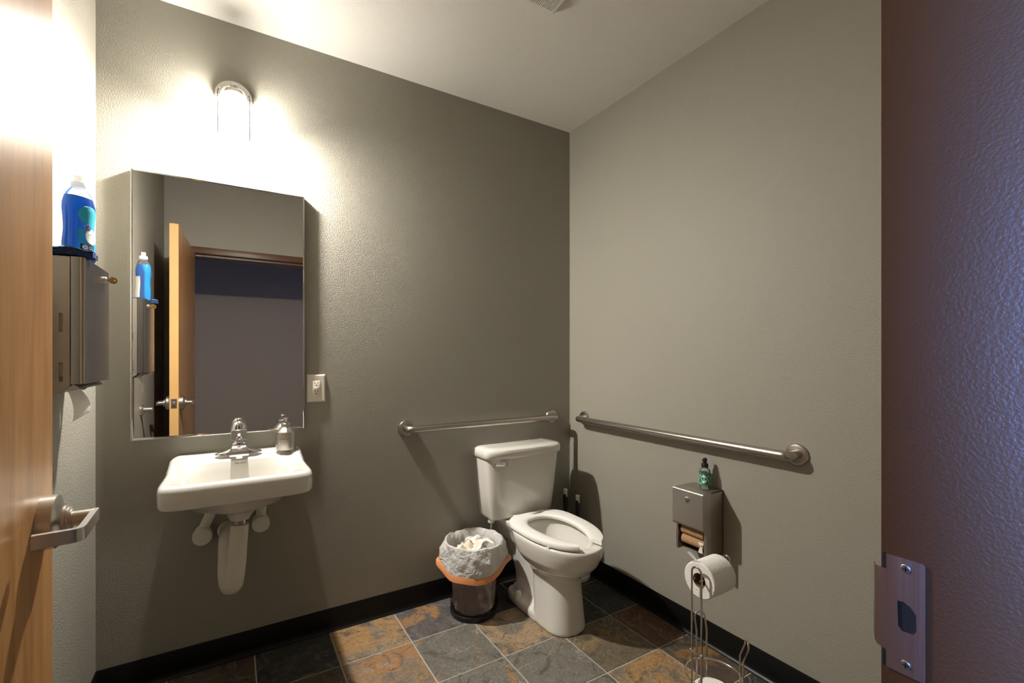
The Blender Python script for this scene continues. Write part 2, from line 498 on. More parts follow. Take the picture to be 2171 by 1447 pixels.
# hall beyond the doorway (seen in the mirror)
HB = -3.75
bm = BM(); box(bm, -4.8, 1.2, HB-.1, HB, -.02, 2.65); struct('wall_hall', bm, M['hall_wall'])
bm = BM(); box(bm, 1.2, 1.3, HB-.1, YH, -.02, 2.65); struct('wall_hall_end', bm, M['hall_wall'])
bm = BM()
box(bm, -4.9, -4.8, HB-.1, YH, -.02, .7); box(bm, -4.9, -4.8, HB-.1, YH, 2.2, 2.65)
box(bm, -4.9, -4.8, HB-.1, -3.55, .7, 2.2); box(bm, -4.9, -4.8, -2.45, YH, .7, 2.2)
struct('wall_hall_window_end', bm, M['hall_wall'])
bm = BM()
for y in (-3.54, -3.0, -2.46): box(bm, -4.87, -4.83, y-.025, y+.025, .7, 2.2)
for z in (.725, 1.40, 2.175): box(bm, -4.87, -4.83, -3.55, -2.45, z-.025, z+.025)
struct('window_1', bm, M['frame'])
bm = BM(); box(bm, -4.9, XL-.1, YH, YH+.1, -.02, 2.65); box(bm, .1, 1.3, YH, YH+.1, -.02, 2.65)
struct('wall_hall_near', bm, M['hall_wall'])
bm = BM(); box(bm, -4.9, 1.3, HB-.1, YH, 2.6, 2.65); struct('ceiling', bm, M['ceiling'])
bm = BM(); box(bm, -4.9, 1.3, HB-.1, YH+.03, -.05, -.001); struct('floor_hall', bm, M['hall_floor'])

# floor: grout bed with separate slate tiles
bm = BM(); box(bm, XL-.1, .1, YF, .1, -.05, -.0022)
floor = struct('floor', bm, M['grout'])
tile_kinds = {}
names = ['slate_dark', 'slate_grey', 'slate_greyrust', 'slate_gold', 'slate_rust', 'slate_purple', 'slate_tan', 'slate_olive', 'slate_red', 'slate_brown']
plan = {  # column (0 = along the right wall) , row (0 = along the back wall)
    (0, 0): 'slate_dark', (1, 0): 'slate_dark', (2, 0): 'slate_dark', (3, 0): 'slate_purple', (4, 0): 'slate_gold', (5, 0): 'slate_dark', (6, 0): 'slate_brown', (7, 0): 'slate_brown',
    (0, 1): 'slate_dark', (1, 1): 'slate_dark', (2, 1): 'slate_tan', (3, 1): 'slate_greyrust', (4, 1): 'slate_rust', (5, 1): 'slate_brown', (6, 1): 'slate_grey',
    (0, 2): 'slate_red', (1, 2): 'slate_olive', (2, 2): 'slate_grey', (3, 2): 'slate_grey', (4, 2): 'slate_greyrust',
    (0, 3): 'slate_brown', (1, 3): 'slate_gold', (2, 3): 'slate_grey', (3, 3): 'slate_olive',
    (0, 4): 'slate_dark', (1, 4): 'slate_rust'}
TX = [0.0] + [-.209-.3045*k for k in range(7)] + [XL]
TY = [0.0] + [-.277-.3045*k for k in range(6)] + [YF]
shapes = {}
def tile_mesh(w, h, m):
    key = (round(w, 4), round(h, 4), m.name)
    if key not in shapes:
        b = BM()
        g = .0028
        loft(b, [[(sx*(w/2-i), sy*(h/2-i), z) for sx, sy in ((-1, -1), (1, -1), (1, 1), (-1, 1))]
                 for i, z in ((g, -.0035), (g, -.0012), (g+.0018, 0))])
        bmesh.ops.recalc_face_normals(b, faces=b.faces)
        me = bpy.data.meshes.new('tile'); b.to_mesh(me); b.free(); me.materials.append(m)
        shapes[key] = me
    return shapes[key]
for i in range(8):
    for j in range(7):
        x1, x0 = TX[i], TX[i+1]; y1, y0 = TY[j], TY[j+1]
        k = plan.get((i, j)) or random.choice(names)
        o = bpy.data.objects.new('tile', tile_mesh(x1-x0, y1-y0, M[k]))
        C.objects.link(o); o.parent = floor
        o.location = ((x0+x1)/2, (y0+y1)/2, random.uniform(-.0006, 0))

# cove baseboards of black vinyl
def base_prof(h=.106):
    return [(0, 0), (.016, 0), (.0155, .003), (.009, .008), (.0048, .016), (.004, .03), (.004, h-.003), (.0025, h), (0, h)]
def baseboard(name, a, b, inward):
    bm = BM()
    A, B, n = Vector(a), Vector(b), Vector(inward)
    rings = [[P + n*d + Vector((0, 0, z+.0005)) for d, z in base_prof()] for P in (A, B)]
    loft(bm, rings)
    return struct(name, bm, M['vinyl'], smooth=True)
baseboard('baseboard_back', (XL, 0, 0), (0, 0, 0), (0, -1, 0))
baseboard('baseboard_right', (0, 0, 0), (0, YF, 0), (-1, 0, 0))
baseboard('baseboard_left', (XL, 0, 0), (XL, YF, 0), (1, 0, 0))
baseboard('baseboard_front', (OX1+.06, YF, 0), (0, YF, 0), (0, 1, 0))

# ------------------------------------------------------------------ door frame (steel, brown) with strike plate
frame = bpy.data.objects.new('trim_1', None); C.objects.link(frame); frame['kind'] = 'structure'
frame['label'] = 'brown painted steel door frame around the doorway'
FY0, FY1, STOP = -2.058, -2.275, -2.107     # room edge, hall edge, start of the stop
def jamb_outline(s):
    # (distance into the wall from the opening, y) -> s=+1 strike side, -1 hinge side
    pts = [(.05, FY0), (0, FY0), (0, STOP), (-.016, STOP), (-.016, -2.262), (0.0, -2.262), (0.0, FY1), (.05, FY1), (.05, FY1+.012), (.012, FY1+.012), (.012, FY0-.012), (.05, FY0-.012)]
    X = OX1 if s > 0 else OX0
    return [(X + s*d, y) for d, y in pts]
for s, nm in ((1, 'strike_jamb'), (-1, 'hinge_jamb')):
    bm = BM()
    prism(bm, jamb_outline(s), 0, OZ+.05 if False else OZ, 'z')
    es = [e for e in bm.edges if abs(e.verts[0].co.z-e.verts[1].co.z) > .5]
    bmesh.ops.bevel(bm, geom=es, offset=.003, segments=4, affect='EDGES')
    obj(nm, bm, M['frame'], frame)
bm = BM()
box(bm, OX0-.05, OX1+.05, FY0-.006, FY0, OZ, OZ+.05, .0015)
box(bm, OX0-.012, OX1+.012, FY1+.006, FY0-.006, OZ, OZ+.012)
box(bm, OX0, OX1, -2.262, STOP, OZ-.016, OZ)
box(bm, OX0-.05, OX1+.05, FY1, FY1+.006, OZ, OZ+.05, .0015)
obj('frame_head', bm, M['frame'], frame)

# strike plate on the right jamb
SX = OX1
bm = BM()
plate = [(-2.064, 1.068), (-2.095, 1.068), (-2.097, 1.066), (-2.097, .948), (-2.095, .946), (-2.064, .946),
         (-2.064, .964), (-2.0575, .966), (-2.0575, 1.0515), (-2.064, 1.0515)]
hole = [(-2.0738, 1.0215), (-2.079, 1.0222), (-2.085, 1.019), (-2.0895, 1.013), (-2.0898, .996), (-2.087, .9915), (-2.078, .991), (-2.0745, .995)]
vo = [bm.verts.new((SX-.0016, y, z)) for y, z in plate]
vh = [bm.verts.new((SX-.0016, y, z)) for y, z in hole]
eo = [bm.edges.new((vo[i], vo[(i+1) % len(vo)])) for i in range(len(vo))]
eh = [bm.edges.new((vh[i], vh[(i+1) % len(vh)])) for i in range(len(vh))]
bmesh.ops.triangle_fill(bm, edges=eo+eh, use_beauty=True)
bmesh.ops.recalc_face_normals(bm, faces=bm.faces)
ext = bmesh.ops.extrude_face_region(bm, geom=list(bm.faces))
for v in [g for g in ext['geom'] if isinstance(g, bmesh.types.BMVert)]: v.co.x += .0016
loft(bm, [[(SX-.0016+dx, y, zb), (SX-.0016+dx, y, zt), (SX+dx, y-.0004, zt), (SX+dx, y-.0004, zb)]      # lip curling into the room
          for y, dx, zb, zt in ((-2.0575, 0, .966, 1.0515), (-2.0555, .0003, .9665, 1.0516), (-2.053, .0016, .970, 1.052), (-2.0512, .0038, .976, 1.0525), (-2.0505, .007, .982, 1.0528))])
strike = obj('strike_plate', bm, M['strike'], frame, smooth=False)
bm = BM(); prism(bm, [(y*1.0, z) for y, z in hole], SX-.0006, SX-.0002, 'x'); obj('latch_hole', bm, M['dark'], strike, smooth=False)
for z0, z1 in ((1.0515, 1.0685), (.946, .964)):
    bm = BM(); box(bm, SX-.0008, SX-.0003, -2.0635, -2.0605, z0, z1); obj('lip_notch', bm, M['dark'], strike, smooth=False)
for zc in (1.0575, .9565):
    bm = BM(); lathe(bm, [(.0001, -.0023), (.003, -.0023), (.0044, -.0021), (.0052, -.0014), (.0052, 0)], 20, (SX, -2.081, zc), 'x')
    sc = obj('screw', bm, M['strike'], strike)
    bm = BM(); box(bm, SX-.0026, SX-.0022, -2.081-.0006, -2.081+.0006, zc-.0028, zc+.0028); box(bm, SX-.0026, SX-.0022, -2.081-.0028, -2.081+.0028, zc-.0006, zc+.0006)
    obj('screw_slot', bm, M['dark'], strike, smooth=False)

# ------------------------------------------------------------------ door leaf, swung open into the room
P1 = Vector((-2.0885, -1.150)); P0 = Vector((-2.058, -2.052))
dirv = (P1-P0).normalized(); W = (P1-P0).length
ang = math.atan2(dirv.y, dirv.x)
door = bpy.data.objects.new('door_1', None); C.objects.link(door)
door.location = (P0.x, P0.y, 0); door.rotation_euler = (0, 0, ang)
door['kind'] = 'structure'; door['label'] = 'maple veneer door standing open along the left wall'
TH = .0445                                   # local: x along leaf, +y towards the left wall, face at y=0
bm = BM(); box(bm, .0006, W-.0006, 0.0, TH, .008, 2.080); obj('leaf', bm, M['wood'], door, smooth=False)
bm = BM(); box(bm, W-.0006, W, 0.0, TH, .008, 2.080); obj('leading_edge', bm, M['edge_wood'], door, smooth=False, label='pale maple edge strip')
LX, LZ = W-.062, 1.003
bm = BM(); box(bm, W, W+.0012, TH/2-.0145, TH/2+.0145, LZ-.028, LZ+.028)
latch = obj('latch_plate', bm, M['strike'], door, smooth=False)
bm = BM(); box(bm, W+.001, W+.011, TH/2-.007, TH/2+.007, LZ-.011, LZ+.011, .002); obj('latch_bolt', bm, M['nickel'], latch)
def lever(side):
    s = -1 if side > 0 else 1                 # -1: out from the face seen by the camera
    y0 = 0 if side > 0 else TH
    bm = BM(); lathe(bm, [(.0440, 0), (.0440, s*.019), (.0428, s*.0205), (.030, s*.025), (.024, s*.0275), (.024, s*.031), (.021, s*.032), (.021, s*.035), (.0165, s*.036), (.0165, s*.038)], 40, (LX, y0, LZ), 'y')
    rose = obj('lever_rose', bm, M['nickel'], door)
    bm = BM(); lathe(bm, [(.0125, s*.030), (.0125, s*.066)], 28, (LX, y0, LZ), 'y')
    # flat arm: along the leaf towards the hinges, then back to the face
    def bar(pts, wz=.0095, t=.0035):
        rings = []
        P = [Vector(p) for p in pts]
        for i, p in enumerate(P):
            a = (P[min(i+1, len(P)-1)]-P[max(i-1, 0)]).normalized()
            n = Vector((a.y, -a.x, 0))
            k = 1.0
            rings.append([p+n*t*k+Vector((0, 0, wz)), p-n*t*k+Vector((0, 0, wz)), p-n*t*k-Vector((0, 0, wz)), p+n*t*k-Vector((0, 0, wz))])
        loft(bm, rings)
    pts = fillet([(LX+.0125, y0+s*.066, LZ), (LX-.102, y0+s*.066, LZ), (LX-.106, y0+s*.012, LZ)], .012, 5)
    bar([(p.x, p.y, p.z) for p in pts], .0105, .0045)
    obj('lever_arm', bm, M['nickel'], rose)
lever(1); lever(-1)
for hz in (.25, 1.05, 1.83):                 # hinges
    bm = BM(); lathe(bm, [(.007, -.055), (.007, .055)], 12, (-.006, TH+.004, hz)); obj('hinge', bm, M['nickel'], door)

# ------------------------------------------------------------------ wall sconce above the mirror
SCX, SCZ = -1.808, 2.367
sconce = thing('wall_sconce', 'lit wall sconce with half round nickel canopy and glass shade above the mirror', 'lamp', (SCX, 0, SCZ))
def arc(r, n=28): return [(r*math.cos(PI*i/n), r*math.sin(PI*i/n)) for i in range(n+1)]
bm = BM(); prism(bm, arc(.068)+list(reversed(arc(.049))), -.001, -.028); obj('canopy_rim', bm, M['nickel'], sconce)
bm = BM(); prism(bm, arc(.0495), -.001, -.012); obj('canopy_plate', bm, M['white_plastic'], sconce)
AY = -.078
bm = BM(); tube(bm, fillet([(0, -.011, .03), (0, AY, .03), (0, AY, .012)], .02), .006, 12)
lathe(bm, [(.001, .035), (.008, .033), (.012, .026), (.0125, .02), (.010, .012), (.016, .008), (.030, .004), (.034, -.004), (.034, -.012)], 24, (0, AY, 0))
obj('stem', bm, M['nickel'], sconce)
bm = BM(); lathe(bm, [(.034, .004), (.050, .002), (.056, -.006), (.058, -.02), (.0585, -.185)], 40, (0, AY, 0), cap0=False, cap1=False); obj('glass_shade', bm, M['bulb_glass'], sconce)
bm = BM(); lathe(bm, [(.024, -.012), (.036, -.022), (.041, -.05), (.046, -.10), (.049, -.152), (.046, -.152), (.043, -.10), (.038, -.05), (.033, -.026), (.001, -.02)], 36, (0, AY, 0), cap0=True, cap1=True); obj('diffuser', bm, M['lamp'], sconce, label='glowing frosted white inner shade')
bm = BM(); lathe(bm, [(.012, -.03), (.013, -.075), (.0165, -.095), (.0198, -.118), (.0198, -.154), (.017, -.163), (.010, -.170), (.001, -.172)], 28, (0, AY, 0)); obj('bulb', bm, M['bulb'], sconce, label='lit bulb in the open bottom of the shade')

# ------------------------------------------------------------------ ceiling vent grille
VX1, VY1, VS, VD = -.712, -.783, .265, .026     # far corner, size, depth below ceiling
vent = thing('ceiling_vent', 'white louvred exhaust fan grille on the ceiling', 'vent', ((VX1-VS/2), (VY1-VS/2), CEIL))
h = VS/2
bm = BM()
o = .022
out = [(-h-o, -h-o), (h+o, -h-o), (h+o, h+o), (-h-o, h+o)]
def sq(a): return [(-a, -a), (a, -a), (a, a), (-a, a)]
rings = [[(x, y, -.0005) for x, y in sq(h+o)], [(x, y, -.006) for x, y in sq(h+o)], [(x, y, -VD) for x, y in sq(h+.002)], [(x, y, -VD) for x, y in sq(h-.006)], [(x, y, -VD+.012) for x, y in sq(h-.006)]]
loft(bm, rings, cap0=True, cap1=False); obj('grille_frame', bm, M['white_plastic'], vent, smooth=False)
bm = BM(); box(bm, -h+.006, h-.006, -h+.006, h-.006, -VD+.011, -VD+.0115); obj('grille_backing', bm, M['dark'], vent, smooth=False)
bmS = BM(); box(bmS, -.0019, .0019, -h+.006, h-.006, -VD, -VD+.011)
sl = None
ns = 32
for i in range(ns):
    x = -h+.010+(VS-.020)*i/(ns-1)
    if sl is None:
        sl = obj('slat', bmS, M['white_plastic'], vent, smooth=False); sl.location = (x, 0, 0)
    else:
        c = sl.copy(); C.objects.link(c); c.location = (x, 0, 0)

# ------------------------------------------------------------------ mirror
MX0, MX1, MZ0, MZ1, MD = -2.1465, -1.5345, .959, 2.004, .016
mir = thing('wall_mirror', 'rectangular wall mirror in a thin steel channel frame over the sink', 'mirror', ((MX0+MX1)/2, 0, MZ0))
mw, mh = (MX1-MX0)/2, MZ1-MZ0
bm = BM(); box(bm, -mw+.004, mw-.004, -MD+.001, -.001, .004, mh-.004); obj('mirror_pane', bm, M['mirror'], mir, smooth=False)
bm = BM()
for a in ((-mw, -mw+.006, 0, mh), (mw-.006, mw, 0, mh), (-mw+.006, mw-.006, mh-.005, mh), (-mw+.006, mw-.006, 0, .009)):
    box(bm, a[0], a[1], -MD-.002, -.0005, a[2], a[3], .0012)
obj('mirror_frame', bm, M['chrome'], mir)

# ------------------------------------------------------------------ GFCI outlet
ox, oz = -1.4835, 1.138
out_ = thing('wall_outlet', 'ivory wall outlet plate to the right of the mirror', 'outlet', (ox, 0, oz))
bm = BM()
loft(bm, [[(x*a, -d, z*b) for x, z in ((-1, -1), (1, -1), (1, 1), (-1, 1))] for a, b, d in ((.0395, .063, .0003), (.0395, .063, .002), (.0335, .057, .0065))])
obj('cover_plate', bm, M['ivory'], out_, smooth=False)
bm = BM(); box(bm, -.0165, .0165, -.0085, -.006, -.0335, .0335, .001); rec = obj('receptacle', bm, M['ivory'], out_)
for s in (1, -1):
    bm = BM()
    zc = .024 if s > 0 else -.0135
    box(bm, -.0075, -.005, -.0092, -.0084, zc-.004, zc+.004); box(bm, .005, .0072, -.0092, -.0084, zc-.003, zc+.004)
    lathe(bm, [(.003, -.0092), (.003, -.0084)], 12, (0, 0, zc-.0115), 'y'); obj('socket_slots', bm, M['dark'], rec, smooth=False)
bm = BM(); box(bm, -.0085, .0085, -.0098, -.0084, -.0065, .0065, .0008); obj('test_button', bm, M['ivory'], rec)
for z in (.048, -.048):
    bm = BM(); lathe(bm, [(.003, -.0064), (.003, -.0072), (.001, -.0076)], 14, (0, 0, z), 'y'); obj('screw', bm, M['ivory'], out_)

# ------------------------------------------------------------------ grab bars
def grab(name, label, A, B, n):
    """A, B flange centres on the wall, n the wall normal"""
    A, B, n = Vector(A), Vector(B), Vector(n)
    mid = (A+B)/2
    t = thing(name, label, 'grab bar', mid)
    D = .062
    pts = fillet([A-mid+n*.004, A-mid+n*D, B-mid+n*D, B-mid+n*.004], .055, 10)
    bm = BM(); tube(bm, pts, .0178, 24); obj('bar', bm, M['steel_bar'], t)
    ax = 'y' if abs(n.y) > .5 else 'x'
    s = n.y if ax == 'y' else n.x
    for P in (A, B):
        bm = BM(); lathe(bm, [(.041, s*.0005), (.041, s*.006), (.038, s*.011), (.030, s*.013), (.020, s*.013)], 36, P-mid, ax)
        obj('flange', bm, M['steel_bar'], t)
grab('grab_bar', 'short satin steel grab bar on the back wall above the toilet tank', (-1.06, 0, .919), (-.146, 0, .919), (0, -1, 0))
grab('grab_bar', 'long satin steel grab bar on the right wall above the tissue dispenser', (0, -.146, .915), (0, -1.364, .915), (-1, 0, 0))

# ------------------------------------------------------------------ wall hung sink
sx, = (-1.789,)
sink = thing('wall_sink', 'white wall hung porcelain sink under the mirror', 'sink', (sx, 0, .655))
Z0 = .655
def ledge(y):
    t = max(0, min(1, (y+.175)/.075)); return t*t*(3-2*t)
def topz(base):
    return lambda x, y: base - Z0 + .030*ledge(y)
def outer(inset, z, p=7.5, n=88):
    ring = se_ring(0, -.205, 0, 1, .203-inset*(.15), .226-inset, n, p, 12)
    res = []
    for x, y, _ in ring:
        hw = .234 + .008*max(0, min(1, (-y-.15)/.22)) - inset
        zz = z(x, y) if callable(z) else z-Z0
        res.append((x*hw, y, zz))
    return res
bm = BM()
N_ = 88
rings = [se_ring(0, -.235, .668-Z0, .012, .012, .012, N_),
         se_ring(0, -.235, .664-Z0, .034, .036, .036, N_),
         se_ring(0, -.235, .680-Z0, .042, .045, .045, N_),
         se_ring(0, -.225, .706-Z0, .068, .08, .085, N_),
         se_ring(0, -.215, .716-Z0, .115, .12, .125, N_, 2.4),
         se_ring(0, -.21, .738-Z0, .16, .16, .165, N_, 2.8),
         se_ring(0, -.207, .768-Z0, .187, .19, .19, N_, 3.5),
         outer(.018, .774), outer(.004, .777), outer(0, .787), outer(0, .832),
         outer(.004, topz(.847)), outer(.012, topz(.8545)), outer(.018, topz(.856)), outer(.022, topz(.8555))]
def basin(hw, yb, yf, z, p, pb): return se_ring(0, -.25, z, hw, yb, yf, N_, p, pb)
rings += [basin(.180, .125, .158, lambda x, y: .8545-Z0 + .014*ledge(y), 8, 5), basin(.171, .118, .153, .8475-Z0, 7.5, 4),
          basin(.165, .112, .148, .83-Z0, 7, 3.6), basin(.155, .104, .138, .79-Z0, 6, 3.2),
          basin(.138, .09, .118, .758-Z0, 4, 3), basin(.10, .07, .085, .740-Z0, 3, 3), basin(.05, .04, .04, .733-Z0, 2, 2), basin(.02, .02, .02, .730-Z0, 2, 2)]
loft(bm, rings); obj('basin', bm, M['porcelain'], sink)
bm = BM(); lathe(bm, [(.022, .731-Z0), (.022, .733-Z0), (.016, .734-Z0), (.014, .730-Z0)], 24, (0, -.235, 0)); obj('drain', bm, M['chrome'], sink)
# trap cover: down from the drain, round the bend and back to the wall
bm = BM(); lathe(bm, [(.022, .64-Z0), (.022, .668-Z0)], 24, (0, -.235, 0)); obj('tailpiece', bm, M['steel_shiny'], sink)
path = fillet([(0, -.235, .642-Z0), (-.010, -.242, .50-Z0), (-.024, -.243, .414-Z0), (-.034, -.195, .406-Z0), (-.044, -.155, .43-Z0), (-.042, -.10, .545-Z0), (-.040, -.012, .555-Z0)], .07, 8)
nP = len(path)
bm = BM(); tube(bm, path, .034, 24, radii=[.0305+.0045*math.sin(PI*min(1, i/(nP*.72))) for i in range(nP)]); obj('trap_cover', bm, M['pipe_white'], sink)
bm = BM(); lathe(bm, [(.044, -.0005), (.044, -.004), (.038, -.012)], 28, (-.04, 0, .555-Z0), 'y'); obj('escutcheon', bm, M['chrome'], sink)
for vx, vz, top in ((-.126, .570, (-.082, -.15, .705)), (.078, .582, (.082, -.15, .705))):
    bm = BM()
    lathe(bm, [(.028, -.02), (.0285, -.06), (.0335, -.066), (.0335, -.092), (.0315, -.095), (.001, -.0955)], 32, (vx, 0, vz-Z0), 'y')
    v = obj('supply_valve_cover', bm, M['pipe_white'], sink)
    bm = BM(); tube(bm, [(vx, -.045, vz+.015-Z0), (top[0]*.6+vx*.4, -.09, .655-Z0), (top[0], top[1], top[2]-Z0+.02)], .0185, 18); obj('supply_tube', bm, M['pipe_white'], v)
    bm = BM(); lathe(bm, [(.034, -.0005), (.034, -.005), (.029, -.02)], 28, (vx, 0, vz-Z0), 'y'); obj('escutcheon', bm, M['chrome'], v)
text_mesh('maker_mark', 'Mansfield', .0115, M['ink_grey'], sink, lambda x, y: (x+.004+.25*y, -.1312+y*.37, .856-Z0+y*.95))

# ------------------------------------------------------------------ faucet
LT = .8855                                    # top of the ledge
fc = thing('faucet', 'chrome single handle centerset faucet on the sink ledge', 'faucet', (sx-.001, -.072, LT))
bm = BM()
# base with two swept wings
secs = []
for i in range(25):
    t = -1+2*i/24
    x = .083*t
    a = abs(t)
    hgt = .012+.030*math.exp(-(a/.42)**2)*1.0
    dep = .024*(1-a**6*.75)
    hgt *= (1-a**8*.7)
    ring = []
    for k in range(14):
        ph = PI*k/13
        ring.append((x, -dep*math.cos(ph), hgt*max(0, math.sin(ph))**.8))
    secs.append(ring)
loft(bm, secs, closed=True); obj('base', bm, M['chrome'], fc)
bm = BM(); lathe(bm, [(.029, .012), (.027, .035), (.021, .046), (.0195, .052), (.0195, .060)], 32); obj('body', bm, M['chrome'], fc)
bm = BM()
def spout_sec(y, z, hw, hh): return [(hw*cx_, y, z+hh*cz_) for cx_, cz_ in ((-1, -.9), (1, -.9), (1.0, .5), (.86, 1), (-.86, 1), (-1.0, .5))]
loft(bm, [spout_sec(-.004, .036, .026, .014), spout_sec(-.035, .036, .0275, .012), spout_sec(-.075, .027, .030, .012), spout_sec(-.108, .014, .0335, .010)])
bmesh.ops.bevel(bm, geom=[e for e in bm.edges], offset=.002, segments=2, affect='EDGES')
sp = obj('spout', bm, M['chrome'], fc)
bm = BM(); lathe(bm, [(.0115, -.004), (.0115, .010)], 20, (0, -.092, 0)); obj('aerator', bm, M['chrome'], sp)
bm = BM()
def on_sp(x, v): return (x, -.075-.033*v-.0006, .0392-.0152*v+.0006)     # on the sloping top of the spout
for x0, x1, v0, v1 in ((-.0055, -.0035, .05, .40), (-.0022, -.0002, .05, .40), (-.006, .0095, .50, .58), (-.004, .0095, .64, .72), (-.004, .008, .78, .86)):
    bm.faces.new([bm.verts.new(on_sp(x, v)) for x, v in ((x0, v0), (x1, v0), (x1, v1), (x0, v1))])
obj('maker_mark', bm, M['ink_grey'], sp, smooth=False)
bm = BM()
lathe(bm, [(.0195, .058), (.0245, .062), (.0268, .080), (.0278, .094), (.0292, .097), (.0295, .103), (.0285, .106), (.027, .114), (.022, .125), (.014, .1325), (.006, .1355), (.0005, .1362)], 40)
hd = obj('handle', bm, M['chrome'], fc)
bm = BM()   # lever plate reaching down and forward, pierced by a triangle
vo = [bm.verts.new((x, -.030-(.100-z)*.45, z)) for x, z in ((-.027, .099), (.027, .099), (.0285, .092), (.0265, .064), (.022, .0595), (-.022, .0595), (-.0265, .064), (-.0285, .092))]
vh = [bm.verts.new((x, -.030-(.100-z)*.45, z)) for x, z in ((0, .091), (.0022, .089), (.0105, .067), (.009, .0645), (-.009, .0645), (-.0105, .067), (-.0022, .089))]
bmesh.ops.triangle_fill(bm, edges=[bm.edges.new((q[i], q[(i+1) % len(q)])) for q in (vo, vh) for i in range(len(q))], use_beauty=True)
bmesh.ops.recalc_face_normals(bm, faces=bm.faces)
ex = bmesh.ops.extrude_face_region(bm, geom=list(bm.faces))
for v in [g for g in ex['geom'] if isinstance(g, bmesh.types.BMVert)]: v.co.y += .014; v.co.z += .003
lv = obj('lever', bm, M['chrome'], hd)
md = lv.modifiers.new('round', 'BEVEL'); md.width = .002; md.segments = 3; md.limit_method = 'ANGLE'
bm = BM(); lathe(bm, [(.0030, -.0355), (.0030, -.0325)], 12, (0, 0, .0875), 'y'); obj('temperature_dot', bm, M['red_dot'], hd)

# ------------------------------------------------------------------ hand soap bottle on the ledge
hx, hy = -1.616, -.080
hs = thing('soap_bottle', 'round silver pump bottle of hand soap on the right end of the sink ledge', 'soap bottle', (hx, hy, LT-.0005))
R_ = .0400
bm = BM(); lathe(bm, [(R_-.003, 0), (R_-.0005, .0015), (R_, .004), (R_, .074), (R_-.001, .0765), (.022, .094), (.0185, .096), (.0175, .0965)], 48); obj('bottle', bm, M['silver_bottle'], hs)
bm = BM(); lathe(bm, [(.0190, .0965), (.0190, .1115), (.0180, .1125), (.008, .1125), (.0075, .118), (.0055, .118)], 36); pc = obj('collar', bm, M['nickel'], hs)
bm = BM(); lathe(bm, [(.0055, .117), (.0055, .126), (.0100, .1265), (.0105, .132), (.009, .134), (.001, .1345)], 28)
d_ = Vector((-.08, -1, 0)).normalized()
tube(bm, [(0, 0, .1305), d_*.02+Vector((0, 0, .131)), d_*.036+Vector((0, 0, .1285))], .0048, 14, radii=[.006, .0055, .004])
obj('pump', bm, M['silver_bottle'], hs)
fa = math.atan2(cam.location.y-hy, cam.location.x-hx)+.10      # label faces into the room, turned a little
def on_cyl(R, a0, z0):
    return lambda x, y: (R*math.cos(a0+x/R), R*math.sin(a0+x/R), z0+y)
text_mesh('brand_print', 'method', .0115, M['ink_grey'], hs, on_cyl(R_+.0004, fa-.28, .050))
for k, (tx, sz) in enumerate((('hand wash', .0045), ('moisturizing soap', .0036), ('lavender', .0036), ('354 mL', .0036))):
    if k == 0: continue
    bm = BM()
    f = on_cyl(R_+.0004, fa-.28, .044-.006*k)
    a = [(-.0165+.001*i) for i in range(30 if k == 1 else 22)]
    vs0 = [bm.verts.new(f(x, 0)) for x in a]; vs1 = [bm.verts.new(f(x, .0007)) for x in a]
    for i in range(len(a)-1): bm.faces.new((vs0[i], vs0[i+1], vs1[i+1], vs1[i]))
    obj('small_print', bm, M['ink_grey'], hs, smooth=False)

# ------------------------------------------------------------------ toilet
tx = -.46
toi = thing('toilet', 'white two piece toilet with open front seat in the corner', 'toilet', (tx, 0, 0))
bm = BM()
def egg(yb, yf, z, hw, p=2.1, pb=2.6, n=56, k=.42):
    yc = yb+(yf-yb)*k
    return se_ring(0, yc, z, hw, yb-yc, yc-yf, n, p, pb)
RZ = .428
rings = [egg(-.395, -.628, 0.0, .104, 2.6, 4), egg(-.395, -.628, .012, .105, 2.6, 4), egg(-.385, -.620, .10, .099, 2.5, 4), egg(-.375, -.612, .20, .095, 2.4, 4),
         egg(-.355, -.612, .245, .098, 2.2, 3), egg(-.325, -.640, .268, .115), egg(-.29, -.688, .298, .142), egg(-.26, -.722, .335, .164), egg(-.24, -.742, .375, .174),
         egg(-.235, -.750, .405, .179), egg(-.235, -.750, RZ-.006, .180), egg(-.238, -.746, RZ, .176),
         egg(-.285, -.700, RZ, .136), egg(-.29, -.694, RZ-.006, .130),
         egg(-.295, -.680, RZ-.04, .122), egg(-.31, -.645, RZ-.10, .100), egg(-.35, -.59, RZ-.16, .062), egg(-.38, -.55, RZ-.18, .03)]
loft(bm, rings)
# deck under the tank
loft(bm, [[(x*s, y, z) for x, y in ((-1, -.055), (1, -.055), (1.0, -.268), (-1.0, -.268))] for s, z in ((.085, .30), (.105, .36), (.125, .40), (.128, RZ-.004))])
# trapway block and foot
def rr(hw, yb, yf, z, p=4): return se_ring(0, (yb+yf)/2, z, hw, (yb-yf)/2, (yb-yf)/2, 40, p)
loft(bm, [rr(.108, -.13, -.52, 0), rr(.108, -.13, -.52, .030), rr(.102, -.136, -.5, .042), rr(.08, -.15, -.48, .052), rr(.062, -.16, -.46, .075), rr(.056, -.15, -.45, .12),
          rr(.058, -.12, -.42, .2), rr(.066, -.09, -.30, .27), rr(.08, -.07, -.272, .33), rr(.10, -.06, -.268, .37)])
bo = obj('bowl', bm, M['porcelain'], toi)
md = bo.modifiers.new('fuse', 'REMESH'); md.mode = 'VOXEL'; md.voxel_size = .0055; md.use_smooth_shade = True
md = bo.modifiers.new('soften', 'SMOOTH'); md.factor = .5; md.iterations = 7
for s in (-1, 1):
    bm = BM(); lathe(bm, [(.016, .030), (.016, .064), (.0135, .074), (.007, .079), (.0005, .0795)], 20, (s*.092, -.275, 0)); obj('bolt_cap', bm, M['white_plastic'], toi)
